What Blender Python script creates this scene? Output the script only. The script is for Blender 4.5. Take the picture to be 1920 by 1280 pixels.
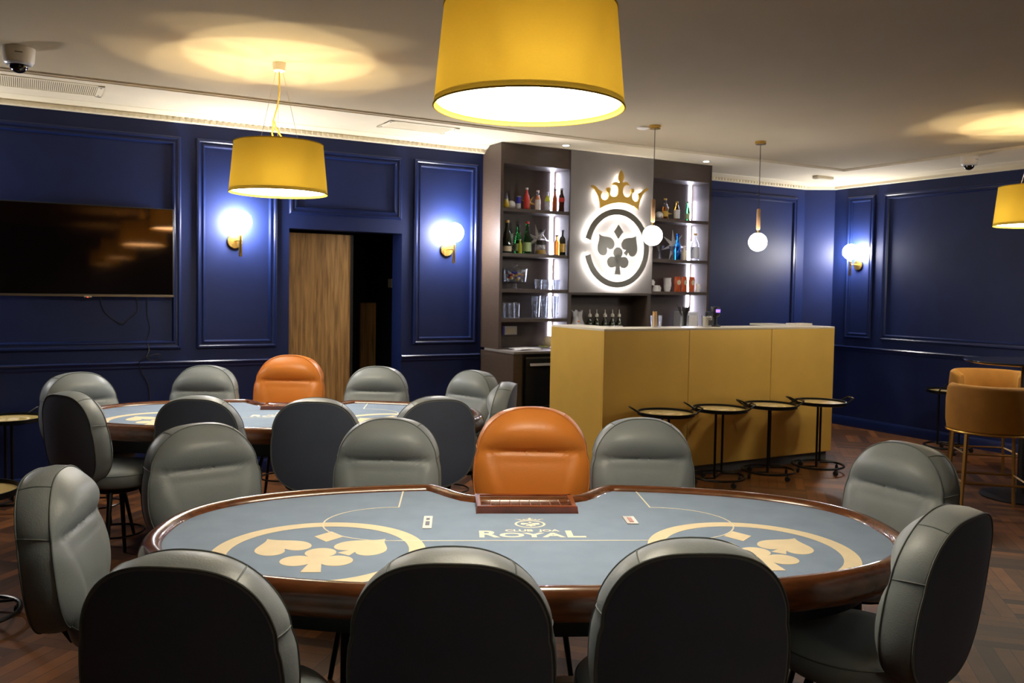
import bpy, math, random
from mathutils import Vector, Matrix
from math import sin, cos, pi, radians, sqrt

S = bpy.context.scene
for o in list(bpy.data.objects):
    bpy.data.objects.remove(o)
COL = S.collection
random.seed(7)

# ------------------------------------------------------------------ camera
CAMH = 1.55
PITCH, ROLL = 0.044386, -0.016772
FPX, CYPX = 1619.95, 612.25
cam_d = bpy.data.cameras.new('camera')
cam = bpy.data.objects.new('camera', cam_d)
COL.objects.link(cam)
fw = Vector((0, cos(PITCH), -sin(PITCH))); up0 = Vector((0, sin(PITCH), cos(PITCH))); rt0 = Vector((1, 0, 0))
rt = cos(ROLL) * rt0 - sin(ROLL) * up0
up = sin(ROLL) * rt0 + cos(ROLL) * up0
M3 = Matrix((rt, up, -fw)).transposed()
cam.matrix_world = Matrix.Translation((0, 0, CAMH)) @ M3.to_4x4()
cam_d.sensor_width = 36.0
cam_d.lens = 36.0 * FPX / 1920.0
cam_d.shift_y = -(640 - CYPX) / 1920.0
cam_d.clip_start = 0.05
cam_d.dof.use_dof = True
cam_d.dof.focus_distance = 3.0
cam_d.dof.aperture_fstop = 7.0
S.camera = cam

# ------------------------------------------------------------------ world, exposure
wd = bpy.data.worlds.new('world'); S.world = wd; wd.use_nodes = True
wd.node_tree.nodes['Background'].inputs[0].default_value = (0.5, 0.6, 1.0, 1)
wd.node_tree.nodes['Background'].inputs[1].default_value = 0.0
S.view_settings.view_transform = 'Standard'
S.view_settings.look = 'None'
S.view_settings.exposure = 0.0
S.view_settings.gamma = 1.0
try: S.view_settings.use_curve_mapping = False
except Exception: pass
# strengths of the lights the room has
E_DIFF = 34.0        # diffuser under each drum shade
E_BULB = 25.0       # watts of each of three bulbs in a drum shade
E_SCONCE = 200.0
E_PEND = 52.0
E_LED = 60.0
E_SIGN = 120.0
E_SPOT = 20.0
WARM = (1.0, 0.84, 0.52)
NEUT = (1.0, 0.93, 0.80)
COOL = (0.80, 0.80, 1.0)

PSI = 0.515701
UL = Vector((cos(PSI), sin(PSI), 0)); NL = Vector((-sin(PSI), cos(PSI), 0))
def P(u, v, z=0.0):
    return UL * u + NL * v + Vector((0, 0, z))

# ------------------------------------------------------------------ materials
def newmat(name):
    m = bpy.data.materials.new(name); m.use_nodes = True
    return m, m.node_tree, m.node_tree.nodes['Principled BSDF']
def mat(name, col, rough=0.5, metal=0.0, bump=0.0, bscale=60.0, var=0.0, vscale=4.0, coat=0.0, spec=0.5, stretch=None, trans=0.0, ior=1.45, emis=None, est=0.0, alpha=1.0):
    m, nt, b = newmat(name)
    b.inputs['Base Color'].default_value = (*col, 1)
    b.inputs['Roughness'].default_value = rough
    b.inputs['Metallic'].default_value = metal
    b.inputs['Specular IOR Level'].default_value = spec
    b.inputs['Coat Weight'].default_value = coat
    b.inputs['Transmission Weight'].default_value = trans
    b.inputs['IOR'].default_value = ior
    if emis:
        b.inputs['Emission Color'].default_value = (*emis, 1); b.inputs['Emission Strength'].default_value = est
    tc = nt.nodes.new('ShaderNodeTexCoord')
    src = tc.outputs['Object']
    if stretch:
        mp = nt.nodes.new('ShaderNodeMapping'); mp.inputs['Scale'].default_value = stretch
        nt.links.new(src, mp.inputs[0]); src = mp.outputs[0]
    if var > 0:
        n = nt.nodes.new('ShaderNodeTexNoise'); n.inputs['Scale'].default_value = vscale; n.inputs['Detail'].default_value = 5
        nt.links.new(src, n.inputs['Vector'])
        r = nt.nodes.new('ShaderNodeValToRGB')
        r.color_ramp.elements[0].position = 0.3; r.color_ramp.elements[1].position = 0.7
        r.color_ramp.elements[0].color = (*[max(0, c * (1 - var)) for c in col], 1)
        r.color_ramp.elements[1].color = (*[min(1, c * (1 + var)) for c in col], 1)
        nt.links.new(n.outputs[0], r.inputs[0]); nt.links.new(r.outputs[0], b.inputs['Base Color'])
    if bump > 0:
        n2 = nt.nodes.new('ShaderNodeTexNoise'); n2.inputs['Scale'].default_value = bscale; n2.inputs['Detail'].default_value = 3
        nt.links.new(src, n2.inputs['Vector'])
        bp = nt.nodes.new('ShaderNodeBump'); bp.inputs['Strength'].default_value = bump; bp.inputs['Distance'].default_value = 0.002
        nt.links.new(n2.outputs[0], bp.inputs['Height']); nt.links.new(bp.outputs[0], b.inputs['Normal'])
    return m
def emat(name, col, st):
    m, nt, b = newmat(name)
    b.inputs['Base Color'].default_value = (*col, 1)
    b.inputs['Roughness'].default_value = 0.6
    b.inputs['Emission Color'].default_value = (*col, 1); b.inputs['Emission Strength'].default_value = st
    return m

M = {}
M['wall_blue'] = mat('wall_blue', (0.0078, 0.0165, 0.082), 0.50, bump=0.12, bscale=35, var=0.10, vscale=3, spec=0.35)
M['trim_blue'] = mat('trim_blue', (0.0078, 0.0165, 0.080), 0.30, var=0.10, vscale=3)
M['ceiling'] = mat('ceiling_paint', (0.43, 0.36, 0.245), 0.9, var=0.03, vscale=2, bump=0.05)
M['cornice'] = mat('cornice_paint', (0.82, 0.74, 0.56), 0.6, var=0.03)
M['band'] = mat('ceiling_band_tone', (0.74, 0.66, 0.50), 0.85, var=0.03, bump=0.05)  # band coloured lighter than the main ceiling
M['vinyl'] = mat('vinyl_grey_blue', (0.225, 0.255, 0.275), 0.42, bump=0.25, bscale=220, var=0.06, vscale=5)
M['vinyl_shaded'] = mat('vinyl_back_shaded', (0.095, 0.120, 0.185), 0.6, bump=0.25, bscale=260, var=0.06, vscale=5)  # same vinyl darkened: shade of the unlit chair backs put into the colour
M['vinyl_orange'] = mat('vinyl_orange', (0.60, 0.195, 0.030), 0.40, bump=0.25, bscale=220, var=0.05, vscale=5)
M['seam_grey'] = mat('seam_grey', (0.13, 0.15, 0.15), 0.6)
M['seam_orange'] = mat('seam_orange', (0.60, 0.20, 0.05), 0.6)
M['leg_black'] = mat('black_metal', (0.012, 0.012, 0.013), 0.3, metal=0.6, var=0.1)
M['black'] = mat('black_plastic', (0.010, 0.010, 0.011), 0.4, var=0.1)
M['felt'] = mat('felt_blue', (0.240, 0.315, 0.440), 0.85, bump=0.35, bscale=500, var=0.05, vscale=9, spec=0.2)
M['print'] = mat('print_cream', (0.80, 0.68, 0.47), 0.8, var=0.03, vscale=20)
M['print_white'] = mat('print_white', (0.85, 0.80, 0.66), 0.8, var=0.02)
M['rail'] = mat('rail_wood', (0.115, 0.036, 0.012), 0.24, var=0.35, vscale=3, stretch=(2, 14, 14), coat=0.5)
M['tray'] = mat('tray_wood', (0.16, 0.035, 0.012), 0.22, var=0.3, vscale=8, coat=0.7)
M['tray_dark'] = mat('tray_inside', (0.075, 0.014, 0.007), 0.25, var=0.2, coat=0.4)
M['divider'] = mat('clear_divider', (0.42, 0.16, 0.10), 0.2, trans=0.2)
M['unit_brown'] = mat('unit_brown', (0.058, 0.040, 0.031), 0.48, var=0.12, vscale=12, bump=0.1, stretch=(1, 1, 8))
M['unit_panel'] = mat('unit_panel', (0.17, 0.155, 0.150), 0.5, var=0.06, vscale=6)
M['gold_panel'] = mat('gold_panel', (0.82, 0.52, 0.110), 0.43, metal=0.5, var=0.05, vscale=3, bump=0.25, bscale=260)
M['bar_top'] = mat('bar_top', (0.72, 0.66, 0.52), 0.3, var=0.04)
M['plinth'] = mat('bar_plinth', (0.06, 0.065, 0.075), 0.5, var=0.1)
M['brass'] = mat('brass', (0.72, 0.47, 0.13), 0.25, metal=1.0, var=0.1, vscale=30)
M['gold_sign'] = mat('gold_sign', (0.58, 0.38, 0.08), 0.25, metal=0.6, var=0.05)
M['dark_sign'] = mat('dark_gold_sign', (0.085, 0.078, 0.055), 0.30, metal=0.15, var=0.05)
M['wire'] = mat('steel_wire', (0.55, 0.5, 0.4), 0.3, metal=1.0)
M['cord_gold'] = mat('cord_gold', (0.70, 0.52, 0.10), 0.5)
M['white_plastic'] = mat('white_plastic', (0.72, 0.68, 0.60), 0.4, var=0.03)
M['dome_glass'] = mat('dome_glass', (0.004, 0.004, 0.005), 0.05, coat=1.0)
M['screen'] = mat('tv_screen', (0.004, 0.003, 0.003), 0.05, spec=0.7)
M['screen'].node_tree.nodes['Principled BSDF'].inputs['Specular Tint'].default_value = (1, .55, .28, 1)
M['door_wood'] = None
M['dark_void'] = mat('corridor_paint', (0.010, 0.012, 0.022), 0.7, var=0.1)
M['velvet'] = mat('velvet_mustard', (0.31, 0.13, 0.014), 0.8, var=0.12, vscale=9, bump=0.2, bscale=300)
M['velvet'].node_tree.nodes['Principled BSDF'].inputs['Sheen Weight'].default_value = 0.5
M['velvet'].node_tree.nodes['Principled BSDF'].inputs['Sheen Tint'].default_value = (1, 0.6, 0.15, 1)
M['wood_light'] = mat('handle_wood', (0.52, 0.30, 0.14), 0.4, var=0.2, stretch=(20, 20, 2))
M['tray_top'] = mat('tray_top', (0.10, 0.11, 0.10), 0.35, var=0.05)
M['paper'] = mat('white_paper', (0.85, 0.85, 0.88), 0.8, bump=0.2, bscale=30)
M['led'] = emat('led_white', COOL, E_LED)
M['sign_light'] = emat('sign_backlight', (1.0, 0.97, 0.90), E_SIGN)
M['diffuser'] = emat('lamp_diffuser', (1.0, 0.90, 0.70), E_DIFF)
M['diffuser_dim'] = emat('lamp_diffuser_dimmed', (1.0, 0.90, 0.70), E_DIFF * .5)
M['globe'] = emat('opal_globe', (1.0, 0.96, 0.92), E_SCONCE)
M['globe_pend'] = emat('opal_globe_pendant', (1.0, 0.95, 0.90), E_PEND)
M['spot'] = emat('downlight_lens', (0.95, 0.97, 1.0), E_SPOT)
M['purple_light'] = emat('purple_indicator', (0.25, 0.12, 1.0), 3.0)
M['red_light'] = emat('red_indicator', (1.0, 0.06, 0.02), 2.0)
def glass(name, col=(1, 1, 1), rough=0.03): return mat(name, col, rough, trans=1.0, ior=1.45)
def thin_glass():
    m = bpy.data.materials.new('clear_glass'); m.use_nodes = True; nt = m.node_tree; nt.nodes.clear(); N = nt.nodes.new; K = nt.links.new
    out = N('ShaderNodeOutputMaterial'); mx = N('ShaderNodeMixShader'); t = N('ShaderNodeBsdfTransparent'); g = N('ShaderNodeBsdfGlossy')
    t.inputs[0].default_value = (.93, .95, .98, 1); g.inputs[0].default_value = (.95, .97, 1, 1); g.inputs['Roughness'].default_value = .12
    n = N('ShaderNodeTexNoise'); n.inputs['Scale'].default_value = 40; bp = N('ShaderNodeBump'); bp.inputs['Strength'].default_value = .25; bp.inputs['Distance'].default_value = .004
    K(n.outputs[0], bp.inputs['Height']); K(bp.outputs[0], g.inputs['Normal'])
    lw = N('ShaderNodeLayerWeight'); lw.inputs['Blend'].default_value = .35; K(bp.outputs[0], lw.inputs['Normal'])
    mr = N('ShaderNodeMapRange'); mr.inputs['To Min'].default_value = .03; mr.inputs['To Max'].default_value = .95; K(lw.outputs['Facing'], mr.inputs['Value'])
    K(mr.outputs[0], mx.inputs[0]); K(t.outputs[0], mx.inputs[1]); K(g.outputs[0], mx.inputs[2]); K(mx.outputs[0], out.inputs[0]); return m
M['glass'] = thin_glass()
M['glass_green'] = glass('green_glass', (0.03, 0.40, 0.08))
M['glass_dark'] = mat('dark_bottle_glass', (0.010, 0.016, 0.008), 0.08, coat=0.6)
M['glass_amber'] = glass('amber_glass', (0.75, 0.28, 0.04))
M['glass_blue'] = glass('blue_glass', (0.02, 0.25, 0.85))
def plain(name, col, r=0.45): M[name] = mat(name, col, r, var=0.05, vscale=30); return M[name]
plain('red', (0.62, 0.05, 0.04)); plain('yellow', (0.85, 0.62, 0.02)); plain('silver', (0.6, 0.62, 0.68), 0.3)
plain('navy_blue', (0.03, 0.04, 0.45)); plain('cream', (0.75, 0.66, 0.48)); plain('white', (0.82, 0.80, 0.78))
plain('cola', (0.05, 0.012, 0.006), 0.15); plain('rust', (0.42, 0.09, 0.02), 0.3); plain('gold_foil', (0.65, 0.42, 0.08), 0.3)
plain('orange', (0.8, 0.25, 0.04)); plain('lime', (0.55, 0.62, 0.03)); plain('straw_wood', (0.70, 0.42, 0.17))
plain('charcoal', (0.03, 0.026, 0.028)); plain('snack_red', (0.60, 0.11, 0.03)); plain('pale_green', (0.45, 0.60, 0.30))

def shade_mat():
    m = bpy.data.materials.new('shade_fabric_gold'); m.use_nodes = True; nt = m.node_tree; nt.nodes.clear()
    out = nt.nodes.new('ShaderNodeOutputMaterial'); mx = nt.nodes.new('ShaderNodeMixShader')
    d = nt.nodes.new('ShaderNodeBsdfDiffuse'); t = nt.nodes.new('ShaderNodeBsdfTranslucent')
    n = nt.nodes.new('ShaderNodeTexNoise'); n.inputs['Scale'].default_value = 120
    tc = nt.nodes.new('ShaderNodeTexCoord'); mp = nt.nodes.new('ShaderNodeMapping'); mp.inputs['Scale'].default_value = (1, 1, 8)
    nt.links.new(tc.outputs['Object'], mp.inputs[0]); nt.links.new(mp.outputs[0], n.inputs['Vector'])
    r = nt.nodes.new('ShaderNodeValToRGB')
    r.color_ramp.elements[0].color = (0.43, 0.295, 0.036, 1); r.color_ramp.elements[1].color = (0.50, 0.35, 0.048, 1)
    nt.links.new(n.outputs[0], r.inputs[0])
    nt.links.new(r.outputs[0], d.inputs[0]); nt.links.new(r.outputs[0], t.inputs[0])
    mx.inputs[0].default_value = 0.045
    nt.links.new(d.outputs[0], mx.inputs[1]); nt.links.new(t.outputs[0], mx.inputs[2]); nt.links.new(mx.outputs[0], out.inputs[0])
    return m
M['shade'] = shade_mat()
def door_mat():
    m, nt, b = newmat('door_veneer')
    tc = nt.nodes.new('ShaderNodeTexCoord'); mp = nt.nodes.new('ShaderNodeMapping'); mp.inputs['Scale'].default_value = (14, 14, 0.9)
    n = nt.nodes.new('ShaderNodeTexNoise'); n.inputs['Scale'].default_value = 3.0; n.inputs['Detail'].default_value = 8; n.inputs['Distortion'].default_value = 0.6
    r = nt.nodes.new('ShaderNodeValToRGB')
    r.color_ramp.elements[0].position = 0.3; r.color_ramp.elements[0].color = (0.16, 0.085, 0.028, 1)
    r.color_ramp.elements[1].position = 0.72; r.color_ramp.elements[1].color = (0.46, 0.27, 0.10, 1)
    nt.links.new(tc.outputs['Object'], mp.inputs[0]); nt.links.new(mp.outputs[0], n.inputs['Vector'])
    nt.links.new(n.outputs[0], r.inputs[0]); nt.links.new(r.outputs[0], b.inputs['Base Color']); b.inputs['Roughness'].default_value = 0.5
    return m
M['door_wood'] = door_mat()
def floor_mat():
    m, nt, b = newmat('parquet')
    N = nt.nodes.new; K = nt.links.new
    tc = N('ShaderNodeTexCoord'); mp = N('ShaderNodeMapping'); mp.inputs['Rotation'].default_value = (0, 0, 0.79)
    K(tc.outputs['Object'], mp.inputs[0])
    ck = N('ShaderNodeTexChecker'); ck.inputs['Scale'].default_value = 1.0 / 0.42; K(mp.outputs[0], ck.inputs['Vector'])
    def bricks(rot):
        q = N('ShaderNodeMapping'); q.inputs['Rotation'].default_value = (0, 0, rot); K(mp.outputs[0], q.inputs[0])
        br = N('ShaderNodeTexBrick'); br.inputs['Scale'].default_value = 1.0
        br.inputs['Brick Width'].default_value = 0.42; br.inputs['Row Height'].default_value = 0.07; br.inputs['Mortar Size'].default_value = 0.0015
        br.offset = 0.0; br.inputs['Bias'].default_value = 0.0
        br.inputs['Color1'].default_value = (0.036, 0.011, 0.003, 1); br.inputs['Color2'].default_value = (0.21, 0.078, 0.020, 1)
        br.inputs['Mortar'].default_value = (0.010, 0.005, 0.003, 1)
        K(q.outputs[0], br.inputs['Vector']); return br
    b1, b2 = bricks(0), bricks(pi / 2)
    mx = N('ShaderNodeMix'); mx.data_type = 'RGBA'; K(ck.outputs['Fac'], mx.inputs['Factor'])
    K(b1.outputs['Color'], mx.inputs[6]); K(b2.outputs['Color'], mx.inputs[7])
    n = N('ShaderNodeTexNoise'); n.inputs['Scale'].default_value = 9; n.inputs['Detail'].default_value = 8; K(mp.outputs[0], n.inputs['Vector'])
    mul = N('ShaderNodeMix'); mul.data_type = 'RGBA'; mul.blend_type = 'MULTIPLY'; mul.inputs['Factor'].default_value = 0.7
    r = N('ShaderNodeValToRGB'); r.color_ramp.elements[0].color = (0.35, 0.3, 0.28, 1); r.color_ramp.elements[1].color = (1.3, 1.3, 1.3, 1)
    K(n.outputs[0], r.inputs[0]); K(mx.outputs[2], mul.inputs[6]); K(r.outputs[0], mul.inputs[7])
    K(mul.outputs[2], b.inputs['Base Color']); b.inputs['Roughness'].default_value = 0.52; b.inputs['Specular IOR Level'].default_value = 0.3
    return m
M['floor'] = floor_mat()

# ------------------------------------------------------------------ mesh helpers
class MB:
    def __init__(s): s.v = []; s.f = []; s.mi = []
    def add(s, vs, fs, mi=0):
        b = len(s.v); s.v += [tuple(v) for v in vs]
        for f in fs: s.f.append([b + i for i in f]); s.mi.append(mi)
        return s
    def box(s, x0, x1, y0, y1, z0, z1, mi=0):
        v = [(x0, y0, z0), (x1, y0, z0), (x1, y1, z0), (x0, y1, z0), (x0, y0, z1), (x1, y0, z1), (x1, y1, z1), (x0, y1, z1)]
        return s.add(v, [(0, 3, 2, 1), (4, 5, 6, 7), (0, 1, 5, 4), (1, 2, 6, 5), (2, 3, 7, 6), (3, 0, 4, 7)], mi)
    def cbox(s, cx, cy, cz, sx, sy, sz, mi=0):
        return s.box(cx - sx / 2, cx + sx / 2, cy - sy / 2, cy + sy / 2, cz - sz / 2, cz + sz / 2, mi)
    def lathe(s, prof, n=32, cx=0, cy=0, cz=0, mi=0):
        vs, fs = [], []; k = len(prof)
        for i in range(n):
            a = 2 * pi * i / n
            for r, z in prof: vs.append((cx + max(r, 1e-5) * cos(a), cy + max(r, 1e-5) * sin(a), cz + z))
        for i in range(n):
            j = (i + 1) % n
            for q in range(k - 1):
                fs.append((i * k + q, j * k + q, j * k + q + 1, i * k + q + 1))
        return s.add(vs, fs, mi)
    def cyl(s, r, z0, z1, n=24, cx=0, cy=0, mi=0, r1=None):
        r1 = r if r1 is None else r1
        return s.lathe([(0, z0), (r, z0), (r1, z1), (0, z1)], n, cx, cy, 0, mi)
    def sphere(s, r, cx=0, cy=0, cz=0, n=24, mi=0, sz=1.0):
        k = n // 2
        return s.lathe([(r * sin(pi * i / k), -r * sz * cos(pi * i / k)) for i in range(k + 1)], n, cx, cy, cz, mi)
    def tube(s, pts, r, n=8, closed=False, mi=0, cap=True):
        pts = [Vector(p) for p in pts]; k = len(pts); vs, fs = [], []
        ref = None
        for i, p in enumerate(pts):
            if closed: t = pts[(i + 1) % k] - pts[i - 1]
            else: t = pts[min(i + 1, k - 1)] - pts[max(i - 1, 0)]
            t = t.normalized()
            if ref is None:
                ref = Vector((0, 0, 1)) if abs(t.z) < 0.9 else Vector((1, 0, 0))
            a = (ref - t * ref.dot(t)).normalized(); b = t.cross(a); ref = a
            rr = r[i] if isinstance(r, (list, tuple)) else r
            for j in range(n):
                th = 2 * pi * j / n
                vs.append(p + a * (rr * cos(th)) + b * (rr * sin(th)))
        m = k if closed else k - 1
        for i in range(m):
            i2 = (i + 1) % k
            for j in range(n):
                j2 = (j + 1) % n
                fs.append((i * n + j, i * n + j2, i2 * n + j2, i2 * n + j))
        if not closed and cap:
            fs.append(tuple(range(n))[::-1]); fs.append(tuple((k - 1) * n + j for j in range(n)))
        return s.add(vs, fs, mi)
    def prism(s, poly, y0, y1, mi=0, plane='xz'):
        n = len(poly)
        if plane == 'xz': vs = [(x, y0, z) for x, z in poly] + [(x, y1, z) for x, z in poly]
        else: vs = [(x, z, y0) for x, z in poly] + [(x, z, y1) for x, z in poly]
        fs = [tuple(range(n)), tuple(range(2 * n - 1, n - 1, -1))]
        for i in range(n):
            j = (i + 1) % n; fs.append((j, i, n + i, n + j))
        return s.add(vs, fs, mi)
    def ringprism(s, ri, ro, y0, y1, a0=0, a1=2 * pi, n=96, cx=0, cz=0, kz=1.0, mi=0, plane='xz'):
        full = abs(a1 - a0 - 2 * pi) < 1e-6; k = n if full else n + 1; vs = []
        for i in range(k):
            a = a0 + (a1 - a0) * i / n
            for r in (ri, ro):
                for y in (y0, y1):
                    x, z = cx + r * cos(a), cz + r * kz * sin(a)
                    vs.append((x, y, z) if plane == 'xz' else (x, z, y))
        fs = []
        for i in range(n):
            j = (i + 1) % k; A = i * 4; B = j * 4
            fs += [(A, B, B + 2, A + 2), (A + 1, A + 3, B + 3, B + 1), (A, A + 1, B + 1, B), (A + 2, B + 2, B + 3, A + 3)]
        if not full: fs += [(0, 2, 3, 1), ((k - 1) * 4, (k - 1) * 4 + 1, (k - 1) * 4 + 3, (k - 1) * 4 + 2)]
        return s.add(vs, fs, mi)
    def xf(s, mtx, start=0):
        for i in range(start, len(s.v)): s.v[i] = tuple(mtx @ Vector(s.v[i]))
        return s
    def build(s, name, mats, parent=None, smooth=True, loc=None, rz=None, bevel=0.0, label=None, fixn=True, ang=35):
        me = bpy.data.meshes.new(name); me.from_pydata(s.v, [], s.f)
        if not isinstance(mats, (list, tuple)): mats = [mats]
        for m in mats: me.materials.append(m)
        for p, i in zip(me.polygons, s.mi): p.material_index = i
        import bmesh
        bm = bmesh.new(); bm.from_mesh(me)
        bmesh.ops.remove_doubles(bm, verts=bm.verts, dist=1e-6)
        if fixn: bmesh.ops.recalc_face_normals(bm, faces=bm.faces)
        if smooth:
            for f in bm.faces: f.smooth = True
            for e in bm.edges:
                if len(e.link_faces) == 2 and e.calc_face_angle(0) > radians(ang): e.smooth = False
        bm.to_mesh(me); bm.free()
        o = bpy.data.objects.new(name, me); COL.objects.link(o)
        if parent: o.parent = parent
        if loc is not None: o.location = loc
        if rz is not None: o.rotation_euler = (0, 0, rz)
        if bevel > 0:
            b = o.modifiers.new('bevel', 'BEVEL'); b.width = bevel; b.segments = 2; b.limit_method = 'ANGLE'; b.angle_limit = radians(40)
            b.harden_normals = False
        if label: o['label'] = label
        return o

def thing(name, label, cat, loc=(0, 0, 0), rz=0.0, group=None):
    o = bpy.data.objects.new(name, None); COL.objects.link(o); o.empty_display_size = 0.1
    o.location = loc; o.rotation_euler = (0, 0, rz)
    o['label'] = label; o['category'] = cat
    if group: o['group'] = group
    return o
def tag(o, label, cat, group=None):
    o['label'] = label; o['category'] = cat
    if group: o['group'] = group
    return o
def struct(o): o['kind'] = 'structure'; return o
def kids(o): return [c for c in bpy.data.objects if c.parent == o]
TREE = {}
def dup(root, loc, rz, label, group=None):
    def cp(o, par):
        c = o.copy(); COL.objects.link(c); c.parent = par
        for k in kids(o): cp(k, c)
        return c
    r = cp(root, None); r.location = loc; r.rotation_euler = (0, 0, rz); r['label'] = label
    if group: r['group'] = group
    return r
def light(name, loc, watts, col, rad, parent=None):
    d = bpy.data.lights.new(name, 'POINT'); d.energy = watts; d.color = col; d.shadow_soft_size = rad
    o = bpy.data.objects.new(name, d); COL.objects.link(o); o.location = loc
    if parent: o.parent = parent
    return o

# ================================================================== room shell (u,v frame rotated by PSI)
WV = 7.151; WV2 = 7.33; WU = 8.438; ZC = 2.87; ZB = 2.85; ZK = 2.785
UMIN, VMIN = -6.5, -6.0
b = MB().box(UMIN, WU + .3, VMIN, 9.2, -0.1, 0.0)
struct(b.build('floor', M['floor'], rz=PSI, smooth=False))
BV = 6.33                                   # inner edge of the lowered ceiling band
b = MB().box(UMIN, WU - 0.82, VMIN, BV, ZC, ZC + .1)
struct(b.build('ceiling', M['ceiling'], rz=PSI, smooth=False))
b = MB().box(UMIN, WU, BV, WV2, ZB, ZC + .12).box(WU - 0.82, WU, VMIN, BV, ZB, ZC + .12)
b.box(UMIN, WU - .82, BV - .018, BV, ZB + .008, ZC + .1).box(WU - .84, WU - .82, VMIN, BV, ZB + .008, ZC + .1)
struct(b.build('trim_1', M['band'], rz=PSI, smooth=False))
DU0, DU1, DZ = 1.922, 2.921, 2.016
b = MB()
b.box(UMIN, DU0, WV, WV + .22, 0, ZC + .1)
b.box(DU0, DU1, WV, WV + .22, DZ, ZC + .1)
b.box(DU1, 3.9, WV, WV + .22, 0, ZC + .1)
b.box(3.9, 8.16, WV2, WV2 + .2, 0, ZC + .1)
b.add([(8.16, WV2, 0), (WU, 7.124, 0), (WU, 7.4, 0), (8.16, 7.6, 0), (8.16, WV2, 2.95), (WU, 7.124, 2.95), (WU, 7.4, 2.95), (8.16, 7.6, 2.95)],
      [(0, 3, 2, 1), (4, 5, 6, 7), (0, 1, 5, 4), (1, 2, 6, 5), (2, 3, 7, 6), (3, 0, 4, 7)])
struct(b.build('wall_back', M['wall_blue'], rz=PSI, smooth=False))
struct(MB().box(WU, WU + .2, VMIN, 7.2, 0, ZC + .1).build('wall_right', M['wall_blue'], rz=PSI, smooth=False))
struct(MB().box(UMIN - .2, UMIN, VMIN, WV, 0, ZC + .1).build('wall_left', M['wall_blue'], rz=PSI, smooth=False))
struct(MB().box(UMIN, WU, VMIN - .2, VMIN, 0, ZC + .1).build('wall_front', M['wall_blue'], rz=PSI, smooth=False))
# corridor behind the doorway
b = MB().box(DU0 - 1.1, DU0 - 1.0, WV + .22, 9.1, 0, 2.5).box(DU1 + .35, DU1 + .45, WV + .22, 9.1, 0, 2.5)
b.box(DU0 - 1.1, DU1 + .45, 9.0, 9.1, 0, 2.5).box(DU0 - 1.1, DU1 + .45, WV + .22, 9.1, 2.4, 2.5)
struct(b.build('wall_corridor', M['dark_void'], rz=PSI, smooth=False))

# ---- mouldings
PROF = [(0, 0), (0, .016), (.010, .026), (.020, .026), (.027, .018), (.040, .016), (.048, .022), (.056, .022), (.062, .012), (.066, 0)]
def frame_mb(u0, u1, z0, z1, v, prof=PROF, wall='b'):
    mb = MB(); cs = [(u0, z0, 1, 1), (u1, z0, -1, 1), (u1, z1, -1, -1), (u0, z1, 1, -1)]
    vs = []
    for (u, z, su, sz) in cs:
        for (d, h) in prof:
            if wall == 'b': vs.append((u + su * d, v - h - .001, z + sz * d))
            else: vs.append((v - h - .001, u + su * d, z + sz * d))
    k = len(prof); fs = []
    for i in range(4):
        j = (i + 1) % 4
        for q in range(k - 1): fs.append((i * k + q, j * k + q, j * k + q + 1, i * k + q + 1))
        fs.append((i * k + k - 1, j * k + k - 1, j * k, i * k))
    return mb.add(vs, fs)
tn = [2]
def trim(mb, m, bev=0):
    o = mb.build('trim_%d' % tn[0], m, rz=PSI, smooth=True, ang=25); tn[0] += 1
    return struct(o)
PB, PT = 1.035, 2.678
for (u0, u1, z0, z1) in ((-.62, 1.076, PB, PT), (-1.37, -.74, PB, PT), (-3.2, -1.49, PB, PT), (1.190, 1.819, PB, PT), (1.919, 2.910, 2.135, PT), (3.032, 3.659, PB, PT)):
    trim(frame_mb(u0, u1, z0, z1, WV), M['trim_blue'])
trim(frame_mb(6.55, 8.02, PB, PT, WV2), M['trim_blue'])
trim(frame_mb(6.555, 6.921, PB, PT, WU, wall='r'), M['trim_blue'])
trim(frame_mb(2.6, 6.436, PB, PT, WU, wall='r'), M['trim_blue'])
def hrail(mb, prof, segs):
    # segs: list of polylines in (u,v) ; profile (offset into room, z)
    for pl in segs:
        vs = []; k = len(prof)
        for i, (u, v, nu, nv) in enumerate(pl):
            for (d, z) in prof: vs.append((u + nu * d, v + nv * d, z))
        fs = []
        for i in range(len(pl) - 1):
            for q in range(k): fs.append((i * k + q, (i + 1) * k + q, (i + 1) * k + (q + 1) % k, i * k + (q + 1) % k))
        fs += [tuple(range(k)), tuple((len(pl) - 1) * k + q for q in range(k))[::-1]]
        mb.add(vs, fs)
    return mb
CR = [(0, .885), (.006, .885), (.012, .895), (.012, .908), (.026, .922), (.030, .932), (.022, .940), (0, .943)]
BBP = [(0, 0), (.018, 0), (.018, .085), (.012, .1), (.006, .11), (0, .112)]
c45u, c45v = -0.60, -0.80
SEG_L = [(UMIN, WV - .001, 0, -1), (DU0, WV - .001, 0, -1)]
SEG_M = [(DU1, WV - .001, 0, -1), (3.70, WV - .001, 0, -1)]
tcn = 0.33
SEG_R = [(6.22, WV2 - .001, 0, -1), (8.16 - .001, WV2 - .001, -tcn, -1), (WU - .001, 7.124 - .001, -1, -tcn), (WU - .001, VMIN, -1, 0)]
trim(hrail(MB(), CR, [SEG_L, SEG_M, SEG_R]), M['trim_blue'])
o = hrail(MB(), BBP, [SEG_L, SEG_M]).build('baseboard_back', M['trim_blue'], rz=PSI, ang=25); struct(o)
o = hrail(MB(), BBP, [SEG_R]).build('baseboard_right', M['trim_blue'], rz=PSI, ang=25); struct(o)
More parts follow.
